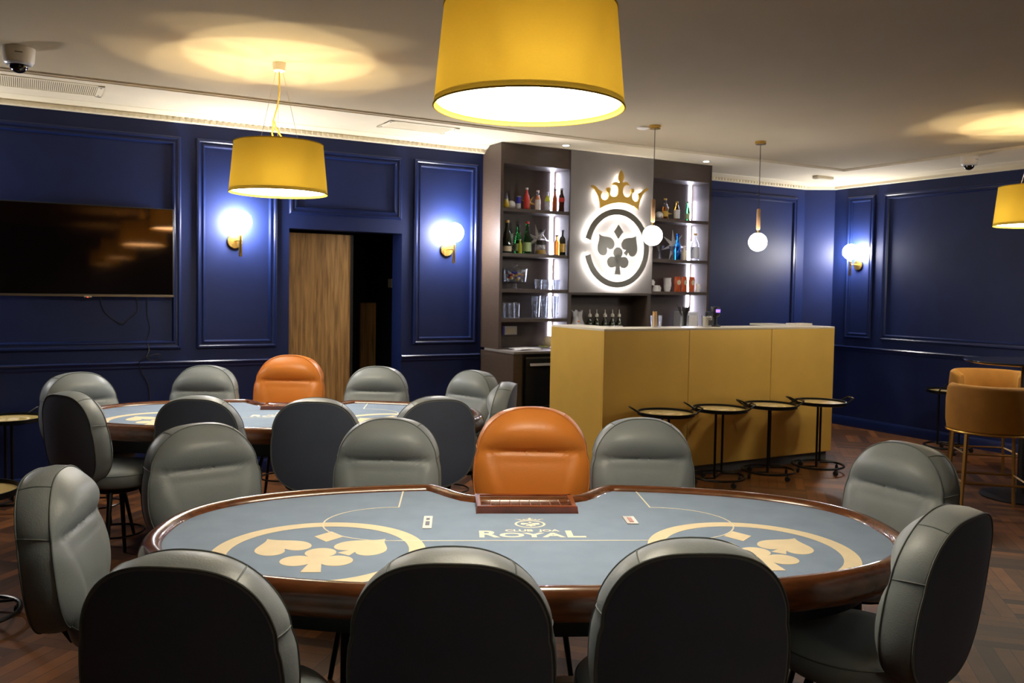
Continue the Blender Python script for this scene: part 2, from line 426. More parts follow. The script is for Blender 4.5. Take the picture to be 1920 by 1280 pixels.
# cornice with dentils
CP = [(0, ZK), (.022, ZK), (.028, ZK + .006), (.028, ZK + .036), (.040, ZK + .042), (.055, ZK + .044), (.085, ZK + .054), (.105, ZB - .010), (.125, ZB - .006), (.130, ZB), (0, ZB)]
SEG_C = [(UMIN, WV - .001, 0, -1), (3.74, WV - .001, 0, -1)]
mb = hrail(MB(), CP, [SEG_C, SEG_R])
u = -2.4
while u < 3.68:
    mb.box(u, u + .022, WV - .040, WV - .028, ZK + .010, ZK + .032); u += .045
u = 6.3
while u < 8.1:
    mb.box(u, u + .022, WV2 - .040, WV2 - .028, ZK + .010, ZK + .032); u += .045
trim(mb, M['cornice'])

# door leaf (oak, slid half open inside the doorway)
d1 = MB().box(1.86, 2.520, 7.30, 7.345, 0.01, 1.99).build('door_1', M['door_wood'], rz=PSI, bevel=.002); struct(d1)
MB().box(2.500, 2.524, 7.292, 7.352, 0.01, 1.99).build('edge_strip', M['black'], d1)
sw = thing('light_switch', 'small pale switch plate on the dark corridor wall behind the doorway', 'switch', P(DU1 + .349, 8.30, 1.58), PSI)
MB().box(-.008, 0, -.05, .05, -.045, .045).build('plate', M['white_plastic'], sw, bevel=.003)
MB().box(-.014, -.008, -.02, .02, -.02, .02).build('rocker', M['silver'], sw, bevel=.002)
dh = thing('corridor_strip', 'narrow brown upright strip standing in the dark corridor', 'door', P(2.98, 8.35, 0), PSI)
MB().box(-.015, .15, -.02, .02, 0.70, 1.38).build('strip_body', M['door_wood'], dh, bevel=.004)  # upright brown strip standing inside the corridor

# ---- ceiling fittings
def vent(u0, u1, v0, v1, label, ang=False):
    t = thing('ceiling_vent', label, 'vent', P((u0 + u1) / 2, (v0 + v1) / 2, ZB), PSI, 'flush vents in the ceiling band')
    w, d = (u1 - u0) / 2, (v1 - v0) / 2
    mb = MB()
    mb.box(-w, w, -d, -d + .025, -.006, 0).box(-w, w, d - .025, d, -.006, 0).box(-w, -w + .04, -d, d, -.006, 0).box(w - .04, w, -d, d, -.006, 0)
    mb.build('frame', M['cornice'], t, bevel=.001)
    mb = MB(); x = -w + .045
    while x < w - .045: mb.box(x, x + .006, -d + .025, d - .025, -.004, -.001); x += .012
    mb.build('grille', M['cornice'], t, smooth=False)
    MB().box(-w + .04, w - .04, -d + .025, d - .025, -.0009, -.0001).build('backing', mat('vent_dark', (.35, .30, .2), .8), t, smooth=False)
    for sx in (-1, 1):
        for sy in (-1, 1): MB().cyl(.006, -.008, -.006, 10, sx * (w - .02), sy * (d - .06)).build('screw', M['leg_black'], t)
vent(-.36, .49, 6.42, 6.80, 'slotted white ceiling vent beside the left dome camera')
vent(2.52, 3.12, 6.42, 6.74, 'white ceiling vent above the panel left of the bar shelves')
def camera_dome(loc, label, s=1.0):
    t = thing('security_camera', label, 'security camera', loc, PSI, 'dome cameras on the ceiling')
    MB().lathe([(0, 0), (.085 * s, 0), (.085 * s, -.012), (.080 * s, -.075 * s), (.070 * s, -.088 * s), (.050 * s, -.09 * s), (0, -.09 * s)], 40).build('housing', M['white_plastic'], t)
    MB().lathe([(.070 * s, -.084 * s), (.074 * s, -.088 * s), (.066 * s, -.096 * s), (.052 * s, -.096 * s)], 40).build('collar', M['silver'], t)
    MB().lathe([(.050 * s, -.09 * s)] + [(.050 * s * cos(a * pi / 20), -.093 * s - .048 * s * sin(a * pi / 20)) for a in range(0, 11)], 32).build('lens_dome', M['dome_glass'], t)
    mb = MB(); mb.box(-.02, .02, -.0845 * s, -.080 * s, -.04 * s, -.036 * s); mb.build('slot', M['black'], t)
camera_dome(Vector((-2.84, 4.99, ZC)), 'white dome security camera at the upper left above the television')
camera_dome(P(7.70, 4.98, ZB), 'white dome security camera by the blue wall on the right', .9)
def spot(u, v, label):
    t = thing('downlight', label, 'ceiling light', P(u, v, ZB), PSI, 'small recessed downlights over the bar shelves')
    MB().lathe([(.030, 0), (.045, 0), (.045, -.004), (.030, -.006), (.030, 0)], 28).build('bezel', M['white_plastic'], t)
    MB().cyl(.029, -.003, -.0005, 24).build('lens', M['spot'], t)
spot(4.28, 6.62, 'small lit recessed downlight above the left bar shelves')
spot(5.95, 6.62, 'small lit recessed downlight above the right bar shelves')
t = thing('smoke_detector', 'flat round white smoke detector beside the left pendant canopy', 'smoke detector', Vector((1.03, 7.05, ZC)), 0)
MB().lathe([(0, 0), (.05, 0), (.048, -.012), (.03, -.02), (0, -.022)], 28).build('body', M['white_plastic'], t)
t = thing('emergency_light', 'slim white lamp housing on the ceiling by the blue corner', 'ceiling light', P(7.75, 6.72, ZB), PSI)
MB().box(-.13, .13, -.04, .04, -.035, 0).build('housing', M['cornice'], t, bevel=.008)
MB().box(-.11, .11, -.03, .03, -.040, -.034).build('cover', M['cornice'], t, bevel=.003)
t = thing('ceiling_speaker', 'black square ceiling fixture at the upper right edge', 'ceiling fixture', Vector((2.15, 3.62, ZC)), PSI - .1)
MB().box(-.16, .16, -.16, .16, -.03, 0).build('housing', M['black'], t, bevel=.01)
MB().tube([(.17, -.05, -.01), (.2, -.02, -.03), (.24, 0, -.01)], .008).build('cable', M['black'], t)

# ================================================================== television and cables
tv = thing('television', 'large black wall television reflecting the lamps, left of the sconce', 'television', P(.393, WV - .03, 1.774), PSI)
TW, TH = .62, .337
MB().box(-TW, TW, -.045, -.012, -TH, TH).build('casing', M['black'], tv, bevel=.004)
MB().box(-TW + .008, TW - .008, -.0475, -.0455, -TH + .02, TH - .008).build('screen', M['screen'], tv, smooth=False)
MB().box(-TW + .002, TW - .002, -.050, -.045, -TH, -TH + .016).build('lower_bezel', mat('tv_bezel', (.18, .14, .10), .3, metal=.8), tv, bevel=.001)
MB().box(.0, .05, -.052, -.050, -TH - .006, -TH + .006).build('emblem', M['wire'], tv)
MB().box(.018, .028, -.0535, -.052, -TH - .008, -TH - .003).build('standby_light', M['red_light'], tv)
tv.rotation_euler = (radians(-.45), 0, PSI)
MB().box(-.2, .2, -.012, .024, -.2, .2).build('wall_mount', M['black'], tv)
def cable(pts, label, r=.0035):
    pts = [Vector(p) for p in pts]; q = []
    for i in range(len(pts) - 1):
        p0 = pts[max(i - 1, 0)]; p1 = pts[i]; p2 = pts[i + 1]; p3 = pts[min(i + 2, len(pts) - 1)]
        for s_ in range(6):
            t_ = s_ / 6
            q.append(.5 * ((2 * p1) + (p2 - p0) * t_ + (2 * p0 - 5 * p1 + 4 * p2 - p3) * t_ ** 2 + (3 * p1 - p0 - 3 * p2 + p3) * t_ ** 3))
    q.append(pts[-1])
    o = MB().tube(q, r, 6).build('cable', M['black'], rz=PSI)
    return tag(o, label, 'cable')
cable([(.50, WV - .03, 1.45), (.53, WV - .01, 1.33), (.60, WV - .01, 1.26), (.66, WV - .01, 1.23), (.70, WV - .01, 1.27), (.76, WV - .01, 1.33), (.75, WV - .03, 1.45)], 'black cable looping in a V below the television')
cable([(.83, WV - .03, 1.45), (.83, WV - .012, 1.3), (.85, WV - .012, 1.2), (.83, WV - .012, 1.1), (.84, WV - .04, 1.03), (.82, WV - .05, .98), (.86, WV - .05, .95), (.92, WV - .05, .97), (.90, WV - .06, 1.0), (.80, WV - .05, .97), (.77, WV - .045, .93), (.80, WV - .02, .84), (.84, WV - .012, .75), (.85, WV - .012, .55)], 'long black cable hanging with a knot from the television to the floor')

# ================================================================== wall sconces
def sconce(loc, rz, label, off=.02):
    t = thing('wall_sconce', label, 'wall lamp', loc, rz, 'brass wall sconces with opal globes')
    mb = MB(); mb.lathe([(0, 0), (.058, 0), (.060, .004), (.060, .014), (.056, .018), (0, .018)], 40); mb.xf(Matrix.Rotation(pi / 2, 4, 'X'))
    mb.build('wall_plate', M['brass'], t)
    MB().tube([(0, -.015, 0), (off * .5, -.06, .004), (off, -.112, 0)], .007, 12).build('arm', M['brass'], t)
    MB().lathe([(0, -.125), (.012, -.125), (.014, -.12), (.014, .045), (.008, .052), (.005, .055), (.005, .068), (0, .068)], 24, off, -.12).build('stem', M['brass'], t)
    MB().sphere(.086, off, -.12, .150, 36).build('globe', M['globe'], t)
    return t
sconce(P(1.483, WV - .001, 1.89), PSI, 'brass globe sconce between the television and the doorway')
sconce(P(3.352, WV - .001, 1.89), PSI, 'brass globe sconce on the narrow panel beside the bar shelves')
sconce(P(WU - .001, 6.76, 1.885), PSI - pi / 2, 'brass globe sconce on the right-hand blue wall', -.02)
sconce(P(-1.06, WV - .001, 1.89), PSI, 'brass globe sconce just outside the frame left of the television')
sconce(P(WU - .001, 2.3, 1.885), PSI - pi / 2, 'brass globe sconce further along the right wall outside the frame', -.02)

# ================================================================== drum pendant lamps
def drum_lamp(loc, label, rz=0.0, power=1.0):
    # origin on the ceiling
    t = thing('drum_pendant_lamp', label, 'pendant lamp', loc, rz, 'gold drum pendant lamps')
    zt, zb, rt_, rb = -.480, -.775, .260, .288
    MB().lathe([(0, 0), (.040, 0), (.040, -.004), (.036, -.046), (.030, -.052), (0, -.052)], 36).build('canopy', M['white_plastic'], t)
    for k in range(3):
        a = radians(100 + 120 * k)
        MB().tube([(.022 * cos(a), .022 * sin(a), -.05), (rt_ * .50 * cos(a), rt_ * .50 * sin(a), zt - .01)], .0012, 6).build('suspension_wire', M['wire'], t)
    pts = [(0, 0, -.05), (.002, 0, -.17), (-.01, .005, -.26), (-.032, 0, -.34), (-.040, 0, -.42), (-.02, 0, -.50), (.0, 0, -.56)]
    MB().tube(pts, .0045, 8).build('cord', M['cord_gold'], t)
    MB().tube([(-.03, 0, -.34), (-.02, .003, -.38), (.01, .004, -.43), (.055, .0, -.49), (.06, 0, -.56)], .0045, 8).build('cord', M['cord_gold'], t)
    n = 96; prof = [(rt_ + (rb - rt_) * i / 6, zt + (zb - zt) * i / 6) for i in range(7)]
    sh = MB().lathe(prof, n).build('lamp_shade', M['shade'], t, fixn=True)
    mb = MB(); mb.tube([(rt_ * cos(2 * pi * i / n), rt_ * sin(2 * pi * i / n), zt) for i in range(n)], .003, 6, True)
    mb.build('rim', M['shade'], sh)
    mb = MB(); mb.tube([(rb * cos(2 * pi * i / n), rb * sin(2 * pi * i / n), zb) for i in range(n)], .003, 6, True)
    mb.build('rim', M['shade'], sh)
    df = MB().cyl(rb - .012, zb + .012, zb + .016, 72).build('diffuser', M['diffuser'] if power == 1.0 else M['diffuser_dim'], t)
    MB().cyl(rb - .010, zb + .0162, zb + .019, 72).build('diffuser_blocker', M['white_plastic'], df)  # added opaque disc, keeps the diffuser from glowing up into the shade
    mb = MB()
    for k in range(3):
        a = radians(100 + 120 * k); mb.tube([(0, 0, zt - .01), (rt_ * cos(a), rt_ * sin(a), zt - .004)], .0025, 6)
    mb.cyl(.022, -.60, -.49, 20)
    mb.build('spider_frame', M['white_plastic'], t)
    for k in range(3):
        a = radians(40 + 120 * k); x, y = .125 * cos(a), .125 * sin(a)
        MB().tube([(0, 0, -.60), (x * .72, y * .72, -.725)], .012, 12).build('lamp_holder', M['white_plastic'], t)
        light('bulb_light', (x, y, -.728), E_BULB * power, WARM, .014, t)
    return t
drum_lamp(Vector((.040, 2.64, ZC)), 'large gold drum lamp hanging over the near card table')
drum_lamp(Vector((-1.415, 5.22, ZC)), 'gold drum lamp hanging over the far card table', .15)
drum_lamp(Vector((3.985, 6.63, ZC)), 'gold drum lamp cut by the right edge above the bar stools', .4)
# further lamps of the same row, outside the frame (seen in the television)
drum_lamp(Vector((2.2, -1.0, ZC)), 'gold drum lamp beside the camera, third of the mirrored row', .2, .5)
drum_lamp(Vector((3.9, -3.9, ZC)), 'gold drum lamp behind the camera, smallest in the mirrored row', .2, .5)

# ================================================================== globe pendants over the bar
def globe_pendant(loc, label):
    t = thing('globe_pendant_lamp', label, 'pendant lamp', loc, 0, 'opal globe pendants over the bar')
    MB().lathe([(0, 0), (.046, 0), (.048, -.004), (.048, -.022), (.044, -.027), (0, -.027)], 32).build('canopy', M['brass'], t)
    MB().tube([(0, 0, -.025), (0, 0, -.60)], .003, 8).build('cord', M['black'], t)
    MB().lathe([(0, -.585), (.012, -.587), (.016, -.60), (.017, -.76), (.012, -.772), (0, -.774)], 24).build('wooden_handle', M['wood_light'], t)
    MB().lathe([(0, -.772), (.008, -.772), (.009, -.80), (.014, -.806), (0, -.808)], 16).build('neck', M['brass'], t)
    MB().sphere(.079, 0, 0, -.878, 36).build('globe', M['globe_pend'], t)
    return t
globe_pendant(Vector((1.118, 6.98, ZC)), 'left globe pendant hanging in front of the lit emblem')
globe_pendant(Vector((2.150, 7.63, ZC)), 'right globe pendant hanging before the blue wall')

# ================================================================== suits, crown, emblem shapes
def spade_poly(n=28, stem=False):
    # unit spade body: point up at (0,.5), lobes at the bottom
    pts = []
    for i in range(n + 1):
        t_ = i / n
        p0, p1, p2, p3 = (0, .52), (.10, .26), (.50, .16), (.48, -.16)
        x = (1 - t_) ** 3 * p0[0] + 3 * (1 - t_) ** 2 * t_ * p1[0] + 3 * (1 - t_) * t_ ** 2 * p2[0] + t_ ** 3 * p3[0]
        y = (1 - t_) ** 3 * p0[1] + 3 * (1 - t_) ** 2 * t_ * p1[1] + 3 * (1 - t_) * t_ ** 2 * p2[1] + t_ ** 3 * p3[1]
        pts.append((x, y))
    for i in range(1, n + 1):
        a = -pi * 0.94 * i / n
        pts.append((.245 + .235 * cos(a), -.16 + .27 * sin(a)))
    right = pts
    left = [(-x, y) for x, y in reversed(right[1:])]
    return right + [(0, -.20)] + left
def rot_poly(poly, ang, s=1.0, cx=0, cz=0):
    c_, s_ = cos(ang) * s, sin(ang) * s
    return [(cx + x * c_ - y * s_, cz + x * s_ + y * c_) for x, y in poly]
def circ(cx, cz, r, n=36): return [(cx + r * cos(2 * pi * i / n), cz + r * sin(2 * pi * i / n)) for i in range(n)]
def suit_polys(R, cx=0, cz=0):
    out = {}
    out['heart'] = [rot_poly(spade_poly(), radians(36), .56 * R, cx - .40 * R, cz + .10 * R)]
    sp = rot_poly(spade_poly(), radians(-36), .56 * R, cx + .42 * R, cz + .10 * R)
    stem = rot_poly([(-.03, -.18), (.03, -.18), (.13, -.56), (-.13, -.56)], radians(-36), .56 * R, cx + .42 * R, cz + .10 * R)
    out['spade'] = [sp, stem]
    k = cz - .27 * R; x0 = cx + .02 * R
    out['club'] = [circ(x0, k + .16 * R, .145 * R), circ(x0 - .18 * R, k - .08 * R, .15 * R), circ(x0 + .18 * R, k - .08 * R, .15 * R), circ(x0, k, .11 * R),
                   [(x0 - .035 * R, k), (x0 + .035 * R, k), (x0 + .09 * R, k - .40 * R), (x0 - .09 * R, k - .40 * R)]]
    out['diamond'] = [[(cx + .02 * R, cz + .24 * R), (cx + .165 * R, cz + .42 * R), (cx + .02 * R, cz + .60 * R), (cx - .125 * R, cz + .42 * R)]]
    return out
CROWN = [(253,440),(248,390),(235,330),(205,270),(170,237),(180,228),(205,237),(235,270),(272,292),(258,310),(256,335),(268,360),(292,368),(318,358),(330,330),(322,300),(306,285),(304,268),(312,254),(326,250),(338,258),(342,275),(336,292),(334,305),(345,330),(370,342),(400,335),(412,310),(414,275),(405,245),(385,233),(358,228),(372,210),(392,202),(415,212),(428,210),(415,190),(412,160),(422,125),(437,97),(452,120),(464,150),(462,180),(448,208),(460,212),(480,204),(500,215),(515,243),(495,234),(470,245),(456,270),(455,310),(468,335),(490,350),(515,348),(532,330),(536,312),(529,295),(532,278),(545,268),(558,278),(560,295),(552,308),(540,315),(536,340),(545,370),(570,393),(595,388),(606,365),(602,340),(596,322),(625,305),(655,285),(680,268),(692,280),(690,292),(665,305),(640,330),(620,380),(605,440),(605,470),(560,435),(500,408),(430,395),(360,400),(300,418)]
def crown_poly(R, cx=0, cz=0):
    return [(cx + (x - 418) / 293 * R, cz + (817 - y + .12 * (x - 418)) / 365 * R * 1.0) for x, y in reversed(CROWN)]

# ================================================================== back bar shelving
SV = 6.80; SB = 7.06; U0, U1, U2, U3 = 3.715, 4.47, 5.415, 6.195
unit = thing('bar_shelving', 'tall dark brown back-bar shelving with lit niches behind the gold bar', 'shelving', P(U0, SB, 0), PSI)
def ub(mb, name, m, parent=unit, bev=0.0, smooth=False, label=None):
    mb.xf(Matrix.Translation((-U0, -SB, 0))); return mb.build(name, m, parent, smooth=smooth, bevel=bev, label=label)
ub(MB().prism([(-(SV), 1.0), (-(SV), ZB - .003), (-6.99, ZB - .003), (-7.018, ZB - .004), (-7.118, ZK - .004), (-7.148, ZK - .004), (-7.148, 1.0)], U0, U0 + .03).xf(Matrix(((0, 1, 0, 0), (-1, 0, 0, 0), (0, 0, 1, 0), (0, 0, 0, 1)))), 'side_panel', M['unit_brown'])
ub(MB().box(U3 - .03, U3, SV, WV2 - .002, 1.0, ZB - .003 - .08).box(U3 - .03, U3, SV, 7.05, 2.5, ZB - .003), 'side_panel', M['unit_brown'])
ub(MB().box(U1 - .02, U1 + .02, SV + .002, SB, 1.0, 2.68), 'divider', M['unit_brown'])
ub(MB().box(U2 - .02, U2 + .02, SV + .002, SB, 1.0, 2.68), 'divider', M['unit_brown'])
ub(MB().box(U0 + .03, U3 - .03, SB, SB + .02, 1.0, 2.80), 'back_panel', M['unit_brown'])
ub(MB().box(U0 + .03, U3 - .03, SV, SB, 2.665, ZB - .003), 'top_panel', M['unit_brown'])
ub(MB().box(U1 - .018, U2 + .018, SV - .012, SV, 1.521, ZB - .004), 'emblem_panel', M['unit_panel'])
ub(MB().box(U1 + .02, U2 - .02, SV, SB, 1.50, 1.521), 'niche_top', M['unit_brown'])
SHL = [2.272, 1.868, 1.543, 1.276]; SHR = [2.272, 1.866, 1.543]
for z in SHL: ub(MB().box(U0 + .03, U1 - .02, SV + .004, SB, z - .032, z), 'shelf', M['unit_brown'], bev=.002)
for z in SHR: ub(MB().box(U2 + .02, U3 - .03, SV + .004, SB, z - .032, z), 'shelf', M['unit_brown'], bev=.002)
# led strips at the right rear corner of both columns
for (uu, zs) in ((U1 - .02, [(1.02, 1.24)] + [(SHL[i + 1], SHL[i] - .034) for i in (2, 1, 0)] + [(SHL[0], 2.663)]), (U3 - .03, [(1.02, 1.51)] + [(SHR[i + 1], SHR[i] - .034) for i in (1, 0)] + [(SHR[0], 2.663)])):
    for z0, z1 in zs:
        ub(MB().box(uu - .048, uu - .020, SB - .008, SB - .001, z0 + .002, z1 - .002), 'led_strip', M['led'], label='glowing cool white light strip')
# lower cabinet
CVF = 6.52
cab = thing('bar_cabinet', 'low dark cabinet with two black drawers and steel handles behind the bar', 'cabinet', P(U0, 7.05, 0), PSI)
def cb(mb, name, m, par=cab, bev=0.0, **k):
    mb.xf(Matrix.Translation((-U0, -7.05, 0))); return mb.build(name, m, par, smooth=False, bevel=bev, **k)
cb(MB().box(U0, U0 + .09, CVF, 7.14, 0, .975), 'side_panel', M['unit_brown'])
cb(MB().box(U0 + .09, U3, CVF + .03, 7.04, .0, .975), 'body', M['black'])
wt = MB().box(U0 - .004, U3, CVF - .012, SB - .0, .976, .998).xf(Matrix.Translation((-U0, -7.05, 0))).build('worktop', M['unit_panel'], None, smooth=False, bevel=.002)
wt.location = P(U0, 7.05, 0); wt.rotation_euler = (0, 0, PSI); tag(wt, 'thin grey worktop of the back bar beneath the shelves', 'worktop')
for i, (z0, z1) in enumerate(((.52, .93), (.08, .50))):
    dr = cb(MB().box(U0 + .13, U0 + .70, CVF, CVF + .03, z0, z1), 'drawer', M['black'], bev=.002)
    mb = MB(); zz = z1 - .06
    mb.box(U0 + .16, U0 + .62, CVF - .030, CVF - .016, zz, zz + .022).box(U0 + .18, U0 + .20, CVF - .016, CVF, zz + .002, zz + .02).box(U0 + .58, U0 + .60, CVF - .016, CVF, zz + .002, zz + .02)
    mb.xf(Matrix.Translation((-U0, -7.05, 0))); mb.build('handle', M['silver'], dr, smooth=False, bevel=.002)
    cb(MB().box(U0 + .13, U0 + .70, CVF - .004, CVF + .0, z1 + .004, z1 + .016), 'trim_strip', M['wire'])

# emblem (backlit sign)
EC = (4.975, 1.950); ER = .378
sg = thing('emblem_sign', 'backlit gold crown and ring emblem with card suits on the shelving', 'sign', P(EC[0], SV - .012, EC[1]), PSI)
def sign_part(name, polys, m, ring=None, kz=1.0):
    mb = MB()
    for p in polys: mb.prism(p, -.045, -.030)
    if ring: mb.ringprism(ring[0], ring[1], -.045, -.030, ring[2], ring[3], 120, kz=kz)
    o = mb.build(name, m, sg, smooth=False)
    mb = MB()
    for p in polys:
        cx = sum(q[0] for q in p) / len(p); cz = sum(q[1] for q in p) / len(p)
        if name == 'crown': continue
        q = [(cx + (x - cx) * .70 + .003, cz + (z - cz) * .74) for x, z in p]
        mb.prism(q, -.029, -.024)
    if name == 'crown':
        K = crown_poly(ER)
        def cp_(x, y): return ((x - 418) / 293 * ER, (817 - y + .12 * (x - 418)) / 365 * ER)
        for pl_ in (((262, 395), (300, 385), (430, 362), (560, 398), (598, 425)), ((260, 390), (250, 330), (228, 285)), ((436, 365), (434, 260), (436, 150)), ((602, 420), (622, 350), (655, 305))):
            mb.tube([(cp_(*q)[0], -.027, cp_(*q)[1]) for q in pl_], .007, 6)
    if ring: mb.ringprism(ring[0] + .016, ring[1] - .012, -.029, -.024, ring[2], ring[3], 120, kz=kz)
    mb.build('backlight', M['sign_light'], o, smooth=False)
    return o
sign_part('crown', [crown_poly(ER)], M['gold_sign'])
sign_part('ring', [], M['dark_sign'], ring=(ER * .848, ER, radians(-168), radians(168)))  # ring left open at the left to imitate a bright reflection
for k, pl in suit_polys(ER).items(): sign_part(k, pl, M['dark_sign'])
mb = MB()
for a in range(0, 360, 30): mb.tube([(ER * .92 * cos(radians(a + 7)), -.023, ER * .92 * sin(radians(a + 7))), (ER * .92 * cos(radians(a + 7)), 0, ER * .92 * sin(radians(a + 7)))], .004, 8)
for (x, z) in ((-.2, .42), (.2, .42), (0, .5), (-.15, .04), (.16, .04), (.008, -.1), (.008, .16)): mb.tube([(x, -.023, z), (x, 0, z)], .004, 8)
mb.build('spacer', M['wire'], sg)

# ================================================================== bar counter
BF = 5.50; BU0, BU1 = 3.945, 6.565; BZ = 1.245
bar = thing('bar_counter', 'large gold-panelled bar counter with pale top edge', 'bar counter', P(BU0, BF, 0), PSI)
def bb(mb, name, m, bev=0.0, **k):
    mb.xf(Matrix.Translation((-BU0, -BF, 0))); return mb.build(name, m, bar, smooth=False, bevel=bev, **k)
s1, s2 = 4.812, 5.758
for a, c in ((BU0, s1 - .0025), (s1 + .0025, s2 - .0025), (s2 + .0025, BU1)):
    bb(MB().box(a, c, BF, BF + .02, .085, BZ - .018), 'front_panel', M['gold_panel'], bev=.0012)
bb(MB().box(BU0, BU0 + .02, BF + .021, BF + .78, .085, BZ - .018), 'end_panel', M['gold_panel'])
bb(MB().box(BU1 - .02, BU1, BF + .021, BF + .78, .085, BZ - .018), 'end_panel', M['gold_panel'])
bb(MB().box(BU0 + .021, BU1 - .021, BF + .021, BF + .30, .085, BZ - .02), 'carcass', M['black'])
bb(MB().box(BU0 + .03, BU1 - .03, BF + .03, BF + .74, 0, .084), 'plinth', M['plinth'])
bb(MB().box(BU0, BU1, BF, BF + .30, BZ - .017, BZ).box(BU0, BU0 + .30, BF + .30, BF + .78, BZ - .017, BZ).box(BU1 - .30, BU1, BF + .30, BF + .78, BZ - .017, BZ), 'countertop', M['bar_top'], bev=.002)

# ================================================================== card tables
def outline(a=1.22, bb_=.62, nexp=2.45, dent=True, off=0.0, n=240):
    pts = []
    for i in range(n):
        t_ = 2 * pi * i / n; c_, s_ = cos(t_), sin(t_)
        x = a * math.copysign(abs(c_) ** (2 / nexp), c_); y = bb_ * math.copysign(abs(s_) ** (2 / nexp), s_)
        if dent and y > 0 and abs(x) < .42:
            q = min(1, max(0, (abs(x) - .15) / .21)); q = q * q * (3 - 2 * q)
            y -= .205 * (1 - q)
        pts.append(Vector((x, y)))
    if off:
        res = []
        for i in range(n):
            tv_ = (pts[(i + 1) % n] - pts[i - 1]).normalized(); nn = Vector((tv_.y, -tv_.x))
            res.append(pts[i] - nn * off)
        pts = res
    return pts
def poly_text(body, size, x, y, z, bold=.0, sx=1.0):
    cu = bpy.data.curves.new('t', 'FONT'); cu.body = body; cu.size = size; cu.offset = bold; cu.align_x = 'CENTER'; cu.extrude = .0002
    ob = bpy.data.objects.new('t', cu); COL.objects.link(ob)
    dg = bpy.context.evaluated_depsgraph_get(); dg.update()
    me = bpy.data.meshes.new_from_object(ob.evaluated_get(dg))
    vs = [(x + v.co.x * sx, y + v.co.y, z + v.co.z) for v in me.vertices]; fs = [tuple(p.vertices) for p in me.polygons]
    bpy.data.objects.remove(ob); bpy.data.curves.remove(cu); bpy.data.meshes.remove(me)
    return vs, fs
ZF = .760
def card_table(loc, rz, label):
    t = thing('card_table', label, 'card table', loc, rz, 'oval blue felt card tables')
    n = 240
    # rail: rounded section swept round the outline
    rings = [(.012, .690), (.002, .705), (-.004, .725), (.000, .748), (.010, .768), (.024, .778), (.040, .779), (.055, .772), (.063, .762), (.066, .750), (.066, .700)]
    mb = MB(); vs = []; k = len(rings)
    offs = {}
    for d, z in rings: offs[d] = outline(off=d, n=n)
    for i in range(n):
        for d, z in rings:
            p = offs[d][i]; vs.append((p.x, p.y, z))
    fs = []
    for i in range(n):
        j = (i + 1) % n
        for q in range(k): fs.append((i * k + q, j * k + q, j * k + (q + 1) % k, i * k + (q + 1) % k))
    mb.add(vs, fs); mb.build('rail', M['rail'], t, fixn=True, ang=60)
    fl = outline(off=.064, n=n)
    felt = MB().prism([(p.x, p.y) for p in fl], ZF - .02, ZF, plane='xy').build('felt_surface', M['felt'], t, smooth=False)
    R = .315
    for cx in (-.655, .655):
        mb = MB(); cy = -.225
        mb.ringprism(R * .842, R, ZF + .0002, ZF + .0007, cx=cx, cz=cy, plane='xy')
        for kk, pl in suit_polys(R, cx, cy + .02).items():
            for i, p in enumerate(pl): mb.prism(p, ZF + .0002, ZF + .0007 + i * .00008, plane='xy')
        mb.build('printed_emblem', M['print'], felt, smooth=False)
    # betting line
    line = [(-.455, .555), (-.455, .290)]
    arc = [(-.455 - .235 * sin(a * pi / 24), .085 + .205 * cos(a * pi / 24)) for a in range(0, 25)]
    line = line + arc; full = line + [(-x, y) for x, y in reversed(line)]
    mb = MB(); w = .0028
    for i in range(len(full) - 1):
        a, c = Vector(full[i]), Vector(full[i + 1]); d = (c - a)
        if d.length < 1e-5: continue
        nn = Vector((-d.y, d.x)).normalized() * w; e = d.normalized() * w * .6
        mb.prism([tuple(a - e - nn), tuple(c + e - nn), tuple(c + e + nn), tuple(a - e + nn)], ZF + .0003, ZF + .0010, plane='xy')
    mb.build('printed_line', M['print_white'], felt, smooth=False)
    mb = MB()
    for (s_, sz, x, y, bo, sx) in (('R', .104, -.148, -.083, .0025, 1.05), ('OYA', .066, -.008, -.082, .0022, 1.50), ('L', .104, .132, -.083, .0030, 1.25), ('CLUB  JOA', .031, -.002, -.018, .0010, 1.20)):
        vs, fs = poly_text(s_, sz, x, y, ZF + .0005, bo, sx); mb.add(vs, fs)
    r2 = .052; cx, cy = -.002, .070
    mb.ringprism(r2 * .85, r2, ZF + .0002, ZF + .0007, cx=cx, cz=cy, kz=.85, n=48, plane='xy')
    for kk, pl in suit_polys(r2, 0, 0).items():
        for i, p in enumerate(pl): mb.prism([(cx + x, cy + z * .85) for x, z in p], ZF + .0002, ZF + .0007 + i * .00008, plane='xy')
    mb.prism([(cx + x, cy + z * .62 + .010) for x, z in crown_poly(r2 * 1.05)], ZF + .0002, ZF + .0007, plane='xy')
    mb.build('printed_lettering', M['print_white'], felt, smooth=False)
    # chip tray
    tw, y0, y1 = .178, .205, .405
    mb = MB(); z0, z1 = ZF - .02, ZF + .022
    mb.box(-tw, tw, y0, y0 + .016, ZF + .0005, z1 + .004).box(-tw, -tw + .016, y0, y1, ZF + .0005, z1).box(tw - .016, tw, y0, y1, ZF + .0005, z1).box(-tw, tw, y1 - .014, y1, ZF + .0005, z1)
    tr = mb.build('chip_tray', M['tray'], t, smooth=False, bevel=.003)
    mb = MB(); mb.box(-tw + .015, tw - .015, y0 + .015, y1 - .012, ZF + .0006, ZF + .003)
    mb.build('tray_floor', M['tray_dark'], tr, smooth=False)
    for i in range(1, 9):
        x = -tw + .016 + (2 * tw - .032) * i / 9
        MB().box(x - .0009, x + .0009, y0 + .016, y1 - .014, ZF + .003, ZF + .013).build('divider', M['divider'], tr, smooth=False)
    # slots in the felt
    mb = MB().cbox(-.345, .090, ZF + .0015, .030, .150, .003)
